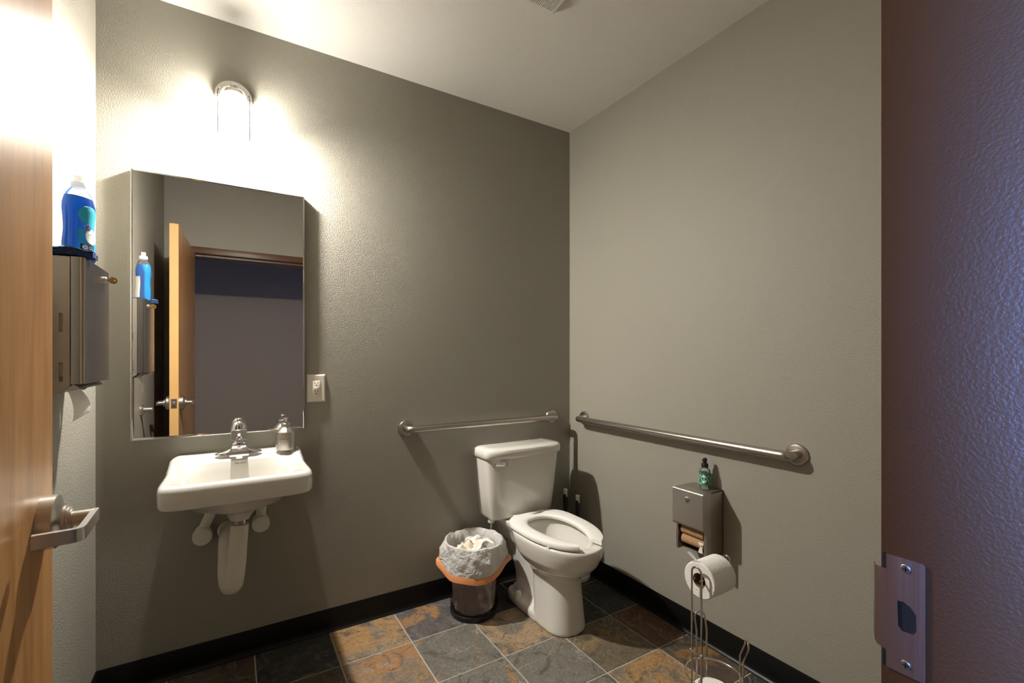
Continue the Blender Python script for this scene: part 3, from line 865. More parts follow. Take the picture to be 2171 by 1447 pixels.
# open front seat
bm = BM()
def seat_pt(a, hw, yb, yf, p, pb, k=.40):
    yc = yb+(yf-yb)*k
    c, s = math.cos(a), math.sin(a)
    q = p if s < 0 else pb
    return (hw*math.copysign(abs(c)**(2/q), c), yc+(yb-yc if s > 0 else yc-yf)*math.copysign(abs(s)**(2/q), s))
gap = math.radians(19)
sec = []
nn = 72
ST, SB = .4575, .434
for i in range(nn+1):
    a = -PI/2+gap+(2*PI-2*gap)*i/nn
    ox_, oy_ = seat_pt(a, .179, -.236, -.744, 2.15, 3.6)
    # the inner edge follows with the gap edge kept parallel
    ix_, iy_ = seat_pt(a, .106, -.300, -.665, 2.1, 2.3)
    if i < 7 or i > nn-7:
        f = (7-min(i, nn-i))/7
        sgn = 1 if i < 7 else -1
        ix_ = ix_*(1-f)+sgn*.050*f; iy_ = iy_*(1-f)-.672*f
        ox_ = ox_*(1-f*.0); 
    o2 = Vector((ox_, oy_)); i2 = Vector((ix_, iy_)); d = (i2-o2)
    def P(t, z): q = o2+d*t; return (q.x, q.y, z)
    sec.append([P(.02, SB), P(0, SB+.005), P(.0, ST-.008), P(.05, ST-.002), P(.15, ST), P(.75, ST-.002), P(.93, ST-.005), P(1, ST-.011), P(.98, SB)])
loft(bm, sec)
seat = obj('seat', bm, M['seat'], toi)
bv = seat.modifiers.new('round', 'BEVEL'); bv.width = .004; bv.segments = 3; bv.limit_method = 'ANGLE'; bv.angle_limit = math.radians(50)
for s in (-1, 1):
    bm = BM(); box(bm, s*.078-.022, s*.078+.022, -.262, -.222, RZ-.002, RZ+.024, .007, 3); obj('seat_hinge', bm, M['seat'], toi)
    for y in (-.36, -.60):
        bm = BM(); box(bm, s*.14-.012, s*.14+.012, y-.02, y+.02, RZ-.002, SB+.001); obj('seat_bumper', bm, M['seat'], toi)
# tank
bm = BM()
def tank_ring(hw, yf, z, bow=.014, yb=-.022, n=64, p=7):
    hw -= .008
    r = se_ring(-.006, (yb+yf)/2, z, hw, (yb-yf)/2, (yb-yf)/2, n, p)
    return [(x, y-(bow*(1-min(1, (x+.006)**2/hw**2)) if y < (yb+yf)/2 else 0), zz) for x, y, zz in r]
loft(bm, [tank_ring(.185, -.175, .424, .008), tank_ring(.198, -.190, .428, .010), tank_ring(.206, -.197, .442), tank_ring(.222, -.206, .58), tank_ring(.238, -.212, .752)])
obj('tank', bm, M['porcelain'], toi)
bm = BM()
loft(bm, [tank_ring(.236, -.210, .752, .016, -.018), tank_ring(.246, -.222, .754, .018, -.012), tank_ring(.2495, -.226, .760, .018, -.012), tank_ring(.250, -.227, .785, .018, -.012),
          tank_ring(.246, -.222, .797, .018, -.016), tank_ring(.234, -.210, .8045, .016, -.03), tank_ring(.20, -.18, .807, .012, -.05)])
obj('tank_lid', bm, M['porcelain'], toi)
bm = BM()
lathe(bm, [(.019, -.207), (.019, -.228), (.015, -.234), (.001, -.235)], 24, (-.150, 0, .728), 'y')
tube(bm, [(-.150, -.230, .728), (-.172, -.242, .729), (-.212, -.242, .734)], .006, 12, radii=[.011, .009, .0055])
obj('flush_lever', bm, M['chrome'], toi)
bm = BM()
lathe(bm, [(.017, .395), (.019, .40), (.019, .412), (.014, .414), (.014, .428)], 12, (-.165, -.115, 0)); obj('supply_nut', bm, M['white_plastic'], toi)
bm = BM(); tube(bm, fillet([(-.165, -.115, .398), (-.168, -.112, .30), (-.205, -.08, .22), (-.205, -.03, .19), (-.205, 0, .19)], .05), .0055, 12); obj('supply_hose', bm, M['steel_bar'], toi)

# ------------------------------------------------------------------ brush and plunger in their caddy behind the toilet
cd = thing('brush_caddy', 'white round caddy on the floor behind the toilet by the corner', 'caddy', (-.108, -.165, 0))
bm = BM()
lathe(bm, [(.098, 0), (.100, .004), (.100, .020), (.095, .026), (.082, .027), (.082, .040), (.088, .044), (.088, .058), (.084, .060), (.078, .058), (.078, .030)], 40)
obj('tray', bm, M['white_plastic'], cd)
def handled(name, label, cat, x, y, top, head):
    t = thing(name, label, cat, (x, y, .031))
    T = top-.031
    bm = BM(); lathe(bm, [(.008, .07), (.007, T-.14), (.0085, T-.135)], 16); obj('shaft', bm, M['white_plastic'], t)
    bm = BM(); lathe(bm, [(.009, T-.138), (.0135, T-.10), (.0135, T-.045), (.0105, T-.030)], 20); obj('grip', bm, M['black_plastic'], t)
    bm = BM(); lathe(bm, [(.0112, T-.030), (.0125, T-.012), (.0135, T-.004), (.010, T), (.001, T)], 20)
    box(bm, -.004, .004, -.0142, -.010, T-.045, T-.02, .002); obj('end_cap', bm, M['white_plastic'], t)
    bm = BM(); lathe(bm, head, 24); obj('head', bm, M['white_plastic'] if cat == 'brush' else M['black_plastic'], t)
handled('plunger', 'plunger with black grip and white end cap, nearer the corner behind the toilet', 'plunger', -.135, -.130, .505, [(.033, .0), (.035, .01), (.030, .045), (.015, .065), (.010, .075)])
handled('toilet_brush', 'toilet brush with black grip and white cap, right of the plunger', 'brush', -.088, -.185, .475, [(.012, .0), (.026, .01), (.028, .06), (.02, .085), (.008, .09)])

# ------------------------------------------------------------------ trash can, bag and crumpled towels
cx_, cy_ = -.768, -.192
can = thing('trash_can', 'smoky round wastebasket with black base between sink and toilet', 'trash can', (cx_, cy_, 0))
bm = BM(); lathe(bm, [(.1185, .022), (.124, .10), (.131, .20), (.138, .30), (.142, .352), (.138, .352), (.127, .20), (.1145, .024)], 64, cap0=False, cap1=False); obj('can_body', bm, M['can'], can)
bm = BM(); lathe(bm, [(.112, 0), (.118, .002), (.1205, .008), (.1205, .024), (.115, .026), (.112, .012)], 64); obj('base_ring', bm, M['black_plastic'], can)
bag = thing('trash_bag', 'white plastic bag with orange drawstring folded over the wastebasket rim', 'trash bag', (cx_, cy_, .014))
bm = BM()
ZB = .014
hem = lambda a: .268-ZB - .030*max(0, math.cos(a+2.1)) - .010*math.cos(2*(a+2.1)) + .006*math.sin(5*a)
prof = [(.02, .0), (.085, .002), (.104, .02), (.109, .09), (.114, .17), (.118, .24), (.124, .300), (.131, .335), (.140, .350), (.147, .347)]
seg = 120
rings = []
def crum(p, s, amp): 
    return noise.fractal(Vector(p)*s, .8, 2.0, 3)*amp
for i, (r, z) in enumerate(prof):
    ring = []
    for k in range(seg):
        a = 2*PI*k/seg
        amp = .009 if z < .25 else (.010 if r < .135 else .0035)
        q = Vector((math.cos(a)*r, math.sin(a)*r, z))
        n_ = crum(q, 26, amp)
        rr_ = r - abs(n_) if r < .138 else r + n_
        dz = crum(q+Vector((3, 1, 5)), 14, .007) if z > .28 else 0
        ring.append((math.cos(a)*rr_, math.sin(a)*rr_, z+dz))
    rings.append(ring)
top_r, top_z = prof[-1]
for j in range(1, 13):
    f = j/12
    ring = []
    for k in range(seg):
        a = 2*PI*k/seg
        zh = hem(a)
        z = top_z*(1-f)+zh*f
        r = top_r + .013*f**.8 + .010*math.sin(PI*f)*(.5+.5*math.sin(3*a+1))
        r += .016*f*max(0, math.cos(2*(a+.35)))**6
        q = Vector((math.cos(a)*r, math.sin(a)*r, z))
        n_ = crum(q+Vector((7, 0, 0)), 20, .011*math.sin(PI*min(1, f*1.1))**.5)
        r = max(r+n_, .1465)
        ring.append((math.cos(a)*r, math.sin(a)*r, z))
    rings.append(ring)
loft(bm, rings, cap0=True, cap1=False); obj('liner', bm, M['bag'], bag)
bm = BM()
last = rings[-1]
rb = []
for dz, dr in ((.004, .0012), (-.010, .0042), (-.026, .0045)):
    ring = []
    for k in range(seg):
        a = 2*PI*k/seg
        x, y, z = last[k]; r = math.hypot(x, y)+dr + (.010*max(0, math.cos(2*(a+.35)))**5 if dz < 0 else 0)
        ring.append((math.cos(a)*r, math.sin(a)*r, z+dz+.002*math.sin(7*a)))
    rb.append(ring)
loft(bm, rb, False, False); obj('drawstring_hem', bm, M['orange_band'], bag)

def crumpled(name, size, seed, m):
    bm = BM()
    n = 16
    vs = []
    rnd = random.Random(seed)
    off = Vector((seed*3.3, seed*1.9, seed*.7))
    for i in range(n+1):
        for j in range(n+1):
            u, v = (i/n-.5)*size, (j/n-.5)*size*.8
            q = Vector((u, v, 0))
            h = abs(noise.noise(q*18+off))*.55+abs(noise.noise(q*34+off*1.3))*.25
            z = h*size*.62 - .8*(u*u+v*v)/size*.6
            w = noise.noise_vector(q*15+off)*size*.16
            vs.append(bm.verts.new((u*.72+w.x, v*.72+w.y, z)))
    for i in range(n):
        for j in range(n):
            a = i*(n+1)+j
            bm.faces.new((vs[a], vs[a+1], vs[a+n+2], vs[a+n+1]))
    o = obj(name, bm, m, smooth=True)
    s = o.modifiers.new('thick', 'SOLIDIFY'); s.thickness = .0012
    return o
for k, (x, y, z, s, rx, ry, rz, m) in enumerate((
        (-.010, .02, .315, .170, .15, .1, .3, 'crumple'), (.045, -.01, .325, .135, -.5, .35, 1.2, 'towel'), (-.045, -.025, .315, .125, .4, -.35, 2.2, 'crumple'),
        (.010, -.045, .305, .135, .7, .0, .5, 'towel'), (.015, .050, .320, .12, -.6, .3, 2.9, 'towel'), (-.02, .0, .28, .19, 0, 0, 1.9, 'towel'))):
    p = crumpled('crumpled_towel', s, k+3, M[m])
    p.location = (cx_+x, cy_+y, z); p.rotation_euler = (rx, ry, rz)
    tag(p, ('large tan crumpled paper towel in the middle of the lined wastebasket', 'crumpled white paper towel at the right in the lined wastebasket',
            'small tan crumpled paper towel at the left in the lined wastebasket', 'crumpled white paper towel at the front in the lined wastebasket',
            'crumpled white paper towel at the back in the lined wastebasket', 'white paper towel lowest in the lined wastebasket, under the others')[k], 'paper towel', 'used paper towels in the wastebasket')

# ------------------------------------------------------------------ tissue dispenser on the right wall
td = thing('tissue_dispenser', 'brushed steel toilet tissue dispenser on the right wall below the long bar', 'dispenser', (0, -.983, .433))
W2, HT = .0755, .272
# local: y across (-.0755 near camera .. +.0755), x out of the wall (negative)
bm = BM()
box(bm, -.085, -.0005, -W2, -W2+.003, 0, HT); box(bm, -.085, -.0005, W2-.003, W2, 0, HT)
box(bm, -.085, -.0005, -W2, W2, HT-.003, HT); box(bm, -.004, -.0005, -W2, W2, 0, HT); box(bm, -.085, -.0005, -W2, W2, 0, .003)
obj('body', bm, M['steel_side'], td, smooth=False)
bm = BM()
for y0, y1 in ((-W2-.001, -W2+.011), (W2-.009, W2+.001)):
    box(bm, -.1172, -.085, y0, y1, -.002, HT+.001)
box(bm, -.1172, -.0852, -W2+.011, W2-.009, HT-.002, HT+.001)
prism(bm, [(-.1172, .116), (-.1172, HT+.001), (-.138, HT+.001), (-.1415, HT-.003), (-.1415, .124), (-.139, .117), (-.130, .113)], -W2-.001, W2+.001, 'y')
cov = obj('cover', bm, M['steel'], td, smooth=False)
bm = BM(); lathe(bm, [(.0115, -.141), (.0115, -.148), (.009, -.1515), (.001, -.1525)], 24, (0, .003, .2345), 'x')
obj('lock', bm, M['nickel'], td)
bm = BM(); box(bm, -.1530, -.1522, .0022, .0038, .231, .238); obj('keyhole', bm, M['dark'], cov, smooth=False)
for zc, lab in ((.086, 'upper bare cardboard tube in the steel tissue dispenser'), (.044, 'lower bare cardboard tube in the steel tissue dispenser')):
    t = thing('cardboard_tube', lab, 'cardboard tube', (-.092 if zc > .06 else -.090, -.983, .433+zc), 0, 'empty tubes in the tissue dispenser')
    bm = BM(); lathe(bm, [(.0205, -.056), (.0205, .056), (.019, .056), (.019, -.056)], 32, (0, 0, 0), 'y', cap0=False, cap1=False); obj('tube', bm, M['cardboard'], t)
    bm = BM(); lathe(bm, [(.008, -.063), (.017, -.056), (.017, .056), (.008, .063)], 20, (0, 0, 0), 'y'); obj('spindle', bm, M['black_plastic'], t)
    if zc < .06:
        bm = BM()
        vs = []
        for i in range(9):
            f = i/8
            a = -.3+f*1.5
            w0 = .010*(1-.55*f)+.003*math.sin(f*9)
            x = -.0212*math.cos(a) if f < .6 else -.0212*math.cos(.6)-.004*f
            z = .0212*math.sin(-a)+.008 if f < .6 else .004-.05*(f-.3)
            vs.append((bm.verts.new((x, -.046-w0, z)), bm.verts.new((x-.001, -.046+w0+.004*f, z))))
        for a, b in zip(vs, vs[1:]): bm.faces.new((a[0], a[1], b[1], b[0]))
        obj('torn_tissue', bm, M['paper'], t, label='torn scrap of white tissue stuck on')

# ------------------------------------------------------------------ spray bottle on the tissue dispenser
sb = thing('spray_bottle', 'small clear spray bottle with black pump and green leaf label on the tissue dispenser', 'spray bottle', (-.045, -1.000, .7065))
bm = BM(); lathe(bm, [(.021, 0), (.0235, .003), (.0235, .072), (.021, .082), (.014, .089), (.012, .092), (.012, .096)], 40, cap1=False); obj('bottle', bm, M['clear_plastic'], sb)
bm = BM(); lathe(bm, [(.02, .002), (.0222, .004), (.0222, .064)], 40); obj('liquid', bm, M['clear_liquid'], sb)
bm = BM(); lathe(bm, [(.0145, .092), (.0145, .108), (.0135, .110), (.008, .110), (.0075, .117), (.0095, .118), (.0095, .128), (.007, .133), (.001, .134)], 28)
da = Vector((-1, .2, 0)).normalized(); tube(bm, [(0, 0, .1235), da*.0125+Vector((0, 0, .1235))], .004, 10); obj('pump', bm, M['black_plastic'], sb)
bm = BM(); lathe(bm, [(.0240, .018), (.0240, .070)], 40, cap0=False, cap1=False); lb = obj('label', bm, M['green_print'], sb)
la = math.atan2(cam.location.y+1.0, cam.location.x+.045)
lf = on_cyl(.02435, la-.12, .045)
def blob(name, pts, m, parent, f):
    bm = BM(); bm.faces.new([bm.verts.new(f(x, y)) for x, y in pts]); return obj(name, bm, m, parent, smooth=False)
bm = BM()
n = 18; c0 = bm.verts.new(lf(0, 0))
ringv = [bm.verts.new(lf((.0125+.0028*math.sin(5*2*PI*i/n))*math.cos(2*PI*i/n), (.0175+.003*math.cos(3*2*PI*i/n))*math.sin(2*PI*i/n))) for i in range(n)]
for i in range(n): bm.faces.new((c0, ringv[i], ringv[(i+1) % n]))
obj('label_panel', bm, M['label_white'], lb, smooth=False)
lf2 = on_cyl(.0247, la-.12, .045)
text_mesh('label_print', 'ZUM', .0085, M['ink_black'], lb, lambda x, y: lf2(x, y+.004))
text_mesh('label_print', 'MIST', .0075, M['ink_black'], lb, lambda x, y: lf2(x, y-.004))
for k, (x, y, ln, an) in enumerate(((-.019, .012, .012, 1.0), (.018, .014, .012, 2.0), (.02, -.006, .013, 1.3), (-.016, -.02, .01, .3), (.03, .004, .012, 1.8), (.027, -.018, .010, .6), (-.028, -.004, .011, 1.5))):
    pts = []
    for i in range(8):
        a = 2*PI*i/8; u, v = ln*.5*math.cos(a), ln*.16*math.sin(a)
        pts.append((x+u*math.cos(an)-v*math.sin(an), y+u*math.sin(an)+v*math.cos(an)))
    blob('leaf_print', pts, M['label_white'], lb, lf)

# ------------------------------------------------------------------ freestanding tissue stand with rolls
gx, gy = -.545, -1.390
st = thing('tissue_stand', 'chrome wire tissue stand with reserve ring standing by the right wall', 'tissue stand', (gx, gy, 0))
RW = .0030
def circ(r, z, n=48): return [(r*math.cos(2*PI*i/n), r*math.sin(2*PI*i/n), z) for i in range(n)]
bm = BM(); tube(bm, circ(.080, .299), RW, 10, closed=True); obj('upper_ring', bm, M['wire'], st)
bm = BM(); tube(bm, circ(.080, .012), RW*1.3, 10, closed=True)
tube(bm, [(-.08, 0, .012), (.08, 0, .012)], RW, 8); tube(bm, [(0, -.08, .012), (0, .08, .012)], RW, 8)
for a in (0, 2.1, 4.2): lathe(bm, [(.008, 0), (.008, .012)], 12, (.08*math.cos(a), .08*math.sin(a), 0))
obj('base_ring', bm, M['wire'], st)
hw_ = .0165
bm = BM()
px_ = -.079
tube(bm, [(px_, hw_, .012), (px_, hw_, .630)]+[(px_, hw_*math.cos(PI*i/10), .633+hw_*math.sin(PI*i/10)) for i in range(11)]+[(px_, -hw_, .63), (px_, -hw_, .012)], RW*1.05, 10)
obj('tall_post', bm, M['wire'], st)
bm = BM(); tube(bm, [(px_-.003, hw_+.004, .393), (px_-.003, -hw_-.004, .393)], RW*.9, 8)
for s in (1, -1): lathe(bm, [(.001, -.0065), (.0055, -.003), (.0055, .003), (.001, .0065)], 12, (px_-.002, s*(hw_+.002), .393))
obj('crossbar', bm, M['wire'], st)
bm = BM()
rz_ = .607
arm = [(px_, hw_*.6, rz_+.004), (.052, hw_*.6, rz_+.004), (.066, hw_*.6, rz_+.014), (.070, hw_*.6, rz_+.034)]
arm = fillet(arm, .012, 5)
arm2 = [Vector((.070, hw_*.6*math.cos(PI*i/8), rz_+.034+hw_*.6*math.sin(PI*i/8))) for i in range(9)]
tube(bm, arm+arm2[1:-1]+[Vector((p.x, -p.y, p.z)) for p in reversed(arm)], RW, 10)
obj('roll_arm', bm, M['wire'], st)
def reserve(a, top):
    bm = BM()
    c, s = math.cos(a), math.sin(a)
    def Q(rad, t, z): return (c*rad-s*t, s*rad+c*t, z)
    w = .0165
    pts = [Q(.0815, w, .012), Q(.0815, w, top-.055), Q(.095, w*1.05, top-.02)]
    loop = [Q(.0955+.002*math.sin(PI*i/8), w*math.cos(PI*i/8), top-.018+.018*math.sin(PI*i/8)) for i in range(9)]
    tube(bm, pts+loop[1:-1]+[Q(.095, -w*1.05, top-.02), Q(.0815, -w, top-.055), Q(.0815, -w, .012)], RW, 10)
    obj('reserve_post', bm, M['wire'], st)
reserve(math.radians(60), .442); reserve(math.radians(-43), .415)
def roll(name, label, loc, axis_x, R, L, group=None):
    t = thing(name, label, 'toilet paper', loc, 0)
    ax = 'x' if axis_x else 'z'
    bm = BM(); lathe(bm, [(.0215, -L/2), (R-.003, -L/2), (R, -L/2+.003), (R, L/2-.003), (R-.003, L/2), (.0215, L/2)], 56, (0, 0, 0), ax, cap0=False, cap1=False); obj('paper', bm, M['paper'], t)
    bm = BM(); lathe(bm, [(.0215, -L/2), (.0215, L/2), (.0203, L/2), (.0203, -L/2)], 32, (0, 0, 0), ax, cap0=False, cap1=False); obj('core', bm, M['cardboard_in'], t)
    return t
RC = (gx-.010, gy+.004, rz_-.0025)
t = roll('toilet_roll', 'white toilet paper roll hanging on the arm of the chrome stand', RC, True, .0545, .104)
bm = BM()
vs = []
for i in range(14):
    f = i/13
    a = 2.2-f*.6
    if f < .4: y, z = .0555*math.sin((.4-f)*1.2), .0555*math.cos((.4-f)*1.2)
    else: y, z = (f-.4)*.075, .0555+.022*(f-.4)-.004*math.sin((f-.4)*6)
    vs.append((bm.verts.new((-.052, y, z+.0003)), bm.verts.new((-.040+.004*math.sin(9*f), y, z-.001*f))))
for a, b in zip(vs, vs[1:]): bm.faces.new((a[0], a[1], b[1], b[0]))
obj('loose_end', bm, M['paper'], t)
roll('toilet_roll', 'spare white toilet paper roll upright inside the ring of the chrome stand', (gx, gy, .202), False, .058, .104)
roll('toilet_roll', 'lower spare white toilet paper roll beneath the other one in the stand', (gx, gy, .096), False, .058, .104)

# ------------------------------------------------------------------ paper towel dispenser on the left wall
pd = thing('towel_dispenser', 'brushed steel paper towel dispenser on the left wall by the door', 'dispenser', (XL, -.512, 1.180))
# local: x out of wall, y along wall (+ away from camera), z up from its bottom
DY, DX, DH = .142, .104, .365
bm = BM()
side = [(.0005, 0), (.045, 0), (.074, .024), (.074, DH), (.0005, DH)]
for y0, y1 in ((-DY, -DY+.002), (DY-.002, DY)):
    # cheek with two slots
    vo = [bm.verts.new((x, y0, z)) for x, z in side]
    edges = [bm.edges.new((vo[i], vo[(i+1) % 5])) for i in range(5)]
    for zc in (.190, .062):
        vh = []
        for k in range(16):
            a = 2*PI*k/16
            vh.append(bm.verts.new((.057+.0042*math.cos(a), y0, zc+.0042*math.sin(a)+(.021 if math.sin(a) >= 0 else -.021))))
        edges += [bm.edges.new((vh[i], vh[(i+1) % 16])) for i in range(16)]
    r = bmesh.ops.triangle_fill(bm, edges=edges, use_beauty=True)
    fs = [g for g in r['geom'] if isinstance(g, bmesh.types.BMFace)]
    ex = bmesh.ops.extrude_face_region(bm, geom=fs)
    for v in [g for g in ex['geom'] if isinstance(g, bmesh.types.BMVert)]: v.co.y = y1
box(bm, .0005, .003, -DY, DY, 0, DH); box(bm, .003, .074, -DY, DY, DH-.002, DH)
obj('body', bm, M['steel_side'], pd, smooth=False)
bm = BM()
pr = fillet([(.076, -DY, 0), (DX, -DY, 0), (DX, DY, 0), (.076, DY, 0)], .010, 5)
rg = []
for z in (.030, DH-.001):
    rg.append([(p.x, p.y, z) for p in pr])
loft(bm, rg, closed=True)
obj('cover', bm, M['steel_shiny'], pd)
bm = BM()
loft(bm, [[(x, y, z) for x, z in ((.052, .006), (.092, .016), (.0925, .020), (.0785, .030), (.0785, .026), (.054, .012))] for y in (-DY+.004, DY-.03)]); obj('exit_lip', bm, M['steel_shiny'], pd, smooth=False)
bm = BM(); box(bm, .012, .066, -DY+.01, DY-.01, .05, .30); obj('towel_stack', bm, M['crumple'], pd, smooth=False)
KY, KZ = .072, DH-.030
bm = BM(); lathe(bm, [(.0095, DX-.001), (.0095, DX+.004), (.0075, DX+.006), (.001, DX+.006)], 24, (0, KY, KZ), 'x'); obj('lock', bm, M['nickel'], pd)
key = thing('key', 'small brass key left in the lock of the towel dispenser', 'key', (XL+DX+.006, -.512+KY, 1.180+KZ))
bm = BM(); box(bm, -.004, .006, -.0012, .0012, -.0035, .0035, .0006); obj('blade', bm, M['brass'], key)
bm = BM()
vo = [bm.verts.new((.0145+.0105*math.cos(2*PI*k/24), -.0011, .0105*math.sin(2*PI*k/24))) for k in range(24)]
vh = [bm.verts.new((.0185+.0025*math.cos(2*PI*k/12), -.0011, .0025*math.sin(2*PI*k/12))) for k in range(12)]
r = bmesh.ops.triangle_fill(bm, edges=[bm.edges.new((vo[i], vo[(i+1) % 24])) for i in range(24)]+[bm.edges.new((vh[i], vh[(i+1) % 12])) for i in range(12)], use_beauty=True)
ex = bmesh.ops.extrude_face_region(bm, geom=[g for g in r['geom'] if isinstance(g, bmesh.types.BMFace)])
for v in [g for g in ex['geom'] if isinstance(g, bmesh.types.BMVert)]: v.co.y = .0011
obj('bow', bm, M['brass'], key, smooth=False)
# sheet hanging from the slot
bm = BM()
g = []
for i in range(13):
    f = i/12
    row = []
    for j in range(9):
        u = j/8
        x = .058+.030*math.sin(f*1.9)*(.6+.4*u) - .010*f
        z = .012-.075*f - .012*f*(1-u)
        row.append(bm.verts.new((x, -.09+.115*u+.012*f, z)))
    g.append(row)
for i in range(12):
    for j in range(8): bm.faces.new((g[i][j], g[i][j+1], g[i+1][j+1], g[i+1][j]))
pt = obj('paper_towel', bm, M['towel'], None, loc=(XL, -.512, 1.180))
tag(pt, 'white paper towel sheet hanging from the towel dispenser', 'paper towel')

# ------------------------------------------------------------------ dish soap bottle and sponge on the towel dispenser
TOPZ = 1.180+DH
db = thing('dish_soap_bottle', 'blue dish soap bottle with white cap on the towel dispenser', 'soap bottle', (XL+.072, -.560, TOPZ+.0005), math.radians(58))
AX, BY = .0425, .0275
bp = [(.90, 0), (.98, .004), (1, .012), (.98, .05), (.90, .085), (.93, .115), (.985, .14), (.97, .158), (.86, .176), (.66, .192), (.42, .204), (.36, .208)]
bm = BM(); lathe(bm, [(s, z) for s, z in bp], 48, sx=AX, sy=BY, cap1=False); obj('bottle', bm, M['clear_wall'], db)
bm = BM(); lathe(bm, [(s*.975, z+.001) for s, z in bp[:9]], 48, sx=AX, sy=BY); obj('liquid', bm, M['blue_liquid'], db)
bm = BM(); lathe(bm, [(.0165, .205), (.0170, .207), (.0170, .217), (.0150, .220), (.0095, .222), (.0088, .231), (.0095, .233), (.0095, .238), (.001, .239)], 32); obj('cap', bm, M['cap'], db)
def bottle_r(z):
    for (s0, z0), (s1, z1) in zip(bp, bp[1:]):
        if z0 <= z <= z1: return s0+(s1-s0)*(z-z0)/(z1-z0)
    return 1
def on_bottle(a0, z0, lift):
    def f(x, y):
        z = z0+y; k = bottle_r(z)
        a = a0
        # walk along the ellipse by arc length
        n = 12
        for i in range(n):
            ds = math.hypot(AX*k*math.sin(a), BY*k*math.cos(a)); a += x/n/max(ds, .004)
        nx, ny = math.cos(a)/AX, math.sin(a)/BY; nl = math.hypot(nx, ny)
        return (AX*k*math.cos(a)+nx/nl*lift, BY*k*math.sin(a)+ny/nl*lift, z)
    return f
A0 = -PI/2
def patch(name, m, lift, pts_rows, f=None):
    bm = BM()
    f = f or on_bottle(A0, 0, lift)
    rows = [[bm.verts.new(f(x, z)) for x in xs] for z, xs in pts_rows]
    for a, b in zip(rows, rows[1:]):
        for i in range(len(a)-1): bm.faces.new((a[i], a[i+1], b[i+1], b[i]))
    return obj(name, bm, m, db, smooth=False)
def disc_rows(x0, z0, rx, rz, n=12, m_=12):
    out = []
    for i in range(n+1):
        t = -1+2*i/n; z = z0+rz*t; w = rx*math.sqrt(max(0, 1-t*t))+1e-5
        out.append((z, [x0-w+2*w*j/m_ for j in range(m_+1)]))
    return out
fl = lambda lift: on_bottle(A0, 0, lift)
def rect_rows(x0, x1, z0, z1, n=8, m_=10): return [(z0+(z1-z0)*i/n, [x0+(x1-x0)*j/m_ for j in range(m_+1)]) for i in range(n+1)]
lab = patch('label', M['cyan_print'], .0004, rect_rows(-.026, .030, .014, .088))
patch('label_wave', M['aqua_print'], .0005, disc_rows(.004, .128, .030, .026))
patch('label_wave', M['aqua_print'], .0006, disc_rows(.010, .098, .018, .022))
patch('label_oval', M['ink_white'], .0010, disc_rows(.010, .070, .018, .022))
patch('badge', M['ink_white'], .0014, disc_rows(.000, .094, .0095, .0085)); patch('badge', M['royal_print'], .0018, disc_rows(.000, .094, .0085, .0075))
patch('label_band', M['navy_print'], .0014, rect_rows(-.022, .016, .030, .046))
patch('label_spot', M['ink_white'], .0018, disc_rows(-.010, .038, .0075, .0065))
def tb(body, size, m, x0, z0, lift): 
    ff = fl(lift); text_mesh('label_print', body, size, m, db, lambda x, y: ff(x+x0, z0+y))
tb('Great', .0048, M['ink_white'], 0, .0965, .0024); tb('Value', .0048, M['ink_white'], 0, .0915, .0024)
tb('Ultra', .0115, M['ink_grey'], .010, .077, .0018); tb('Dish Liquid', .0054, M['ink_grey'], .010, .067, .0018)
tb('3x', .0095, M['navy_print'], -.010, .038, .0024); tb('Grease', .0040, M['ink_white'], .005, .0405, .0024); tb('Fighting', .0040, M['ink_white'], .005, .0355, .0024)
tb('24 FL OZ (709 mL)', .0038, M['ink_white'], -.004, .020, .0014)
# back label, seen in the mirror
patch('back_label', M['ink_white'], .0005, rect_rows(-.02, .02, .02, .12), f=on_bottle(PI/2, 0, .0005))

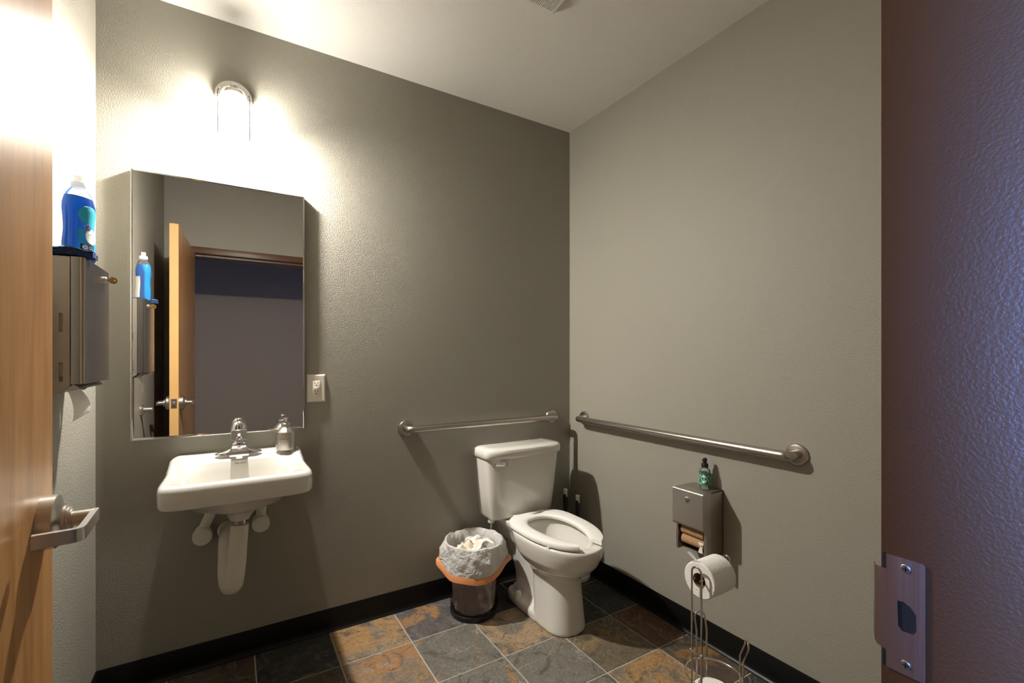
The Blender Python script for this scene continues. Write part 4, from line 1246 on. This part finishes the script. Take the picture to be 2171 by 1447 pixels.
spg = thing('sponge', 'thin navy blue scrubbing sponge at the front edge of the towel dispenser top', 'sponge', (XL+.070, -.627, TOPZ+.001), math.radians(2))
bm = BM()
def sponge_layer(bm, z0, z1, seed, grow):
    nx, ny = 20, 10
    tops = []
    for lay, z in ((0, z0), (1, z1)):
        rows = []
        for i in range(nx+1):
            row = []
            for j in range(ny+1):
                u, v = i/nx-.5, j/ny-.5
                x, y = u*.098*grow, v*.058*grow
                x += noise.noise(Vector((u*7, v*7, seed)))*.004; y += noise.noise(Vector((u*7, v*7, seed+5)))*.004
                edge = max(abs(u), abs(v))*2
                hz = z + (noise.noise(Vector((u*6, v*5, seed+9)))*.0035 + .004*math.cos(u*8))*(.25 if lay == 0 else 1) - (.003 if lay else -.001)*edge**6
                row.append(bm.verts.new((x, y, max(0, hz))))
            rows.append(row)
        for i in range(nx):
            for j in range(ny): bm.faces.new((rows[i][j], rows[i+1][j], rows[i+1][j+1], rows[i][j+1]))
        tops.append(rows)
    a, b = tops
    for i in range(nx):
        bm.faces.new((a[i][0], a[i+1][0], b[i+1][0], b[i][0])); bm.faces.new((a[i][ny], a[i+1][ny], b[i+1][ny], b[i][ny]))
    for j in range(ny):
        bm.faces.new((a[0][j], a[0][j+1], b[0][j+1], b[0][j])); bm.faces.new((a[nx][j], a[nx][j+1], b[nx][j+1], b[nx][j]))
sponge_layer(bm, 0, .019, 2, 1.0); obj('scrub_layer', bm, M['navy'], spg)
bm = BM(); sponge_layer(bm, .0185, .0225, 2, .97); obj('foam_layer', bm, M['sponge_blue'], spg)

# ------------------------------------------------------------------ wall bumper behind the door (seen in the mirror)
wb = thing('wall_bumper', 'round chrome door stop on the left wall, seen in the mirror', 'door stop', (XL, -1.02, .985))
bm = BM(); lathe(bm, [(.030, .0005), (.030, .008), (.022, .014), (.016, .016)], 28, (0, 0, 0), 'x'); obj('flange', bm, M['chrome'], wb)
bm = BM(); lathe(bm, [(.016, .016), (.016, .052), (.013, .055), (.001, .055)], 24, (0, 0, 0), 'x'); obj('bumper', bm, M['nickel'], wb)
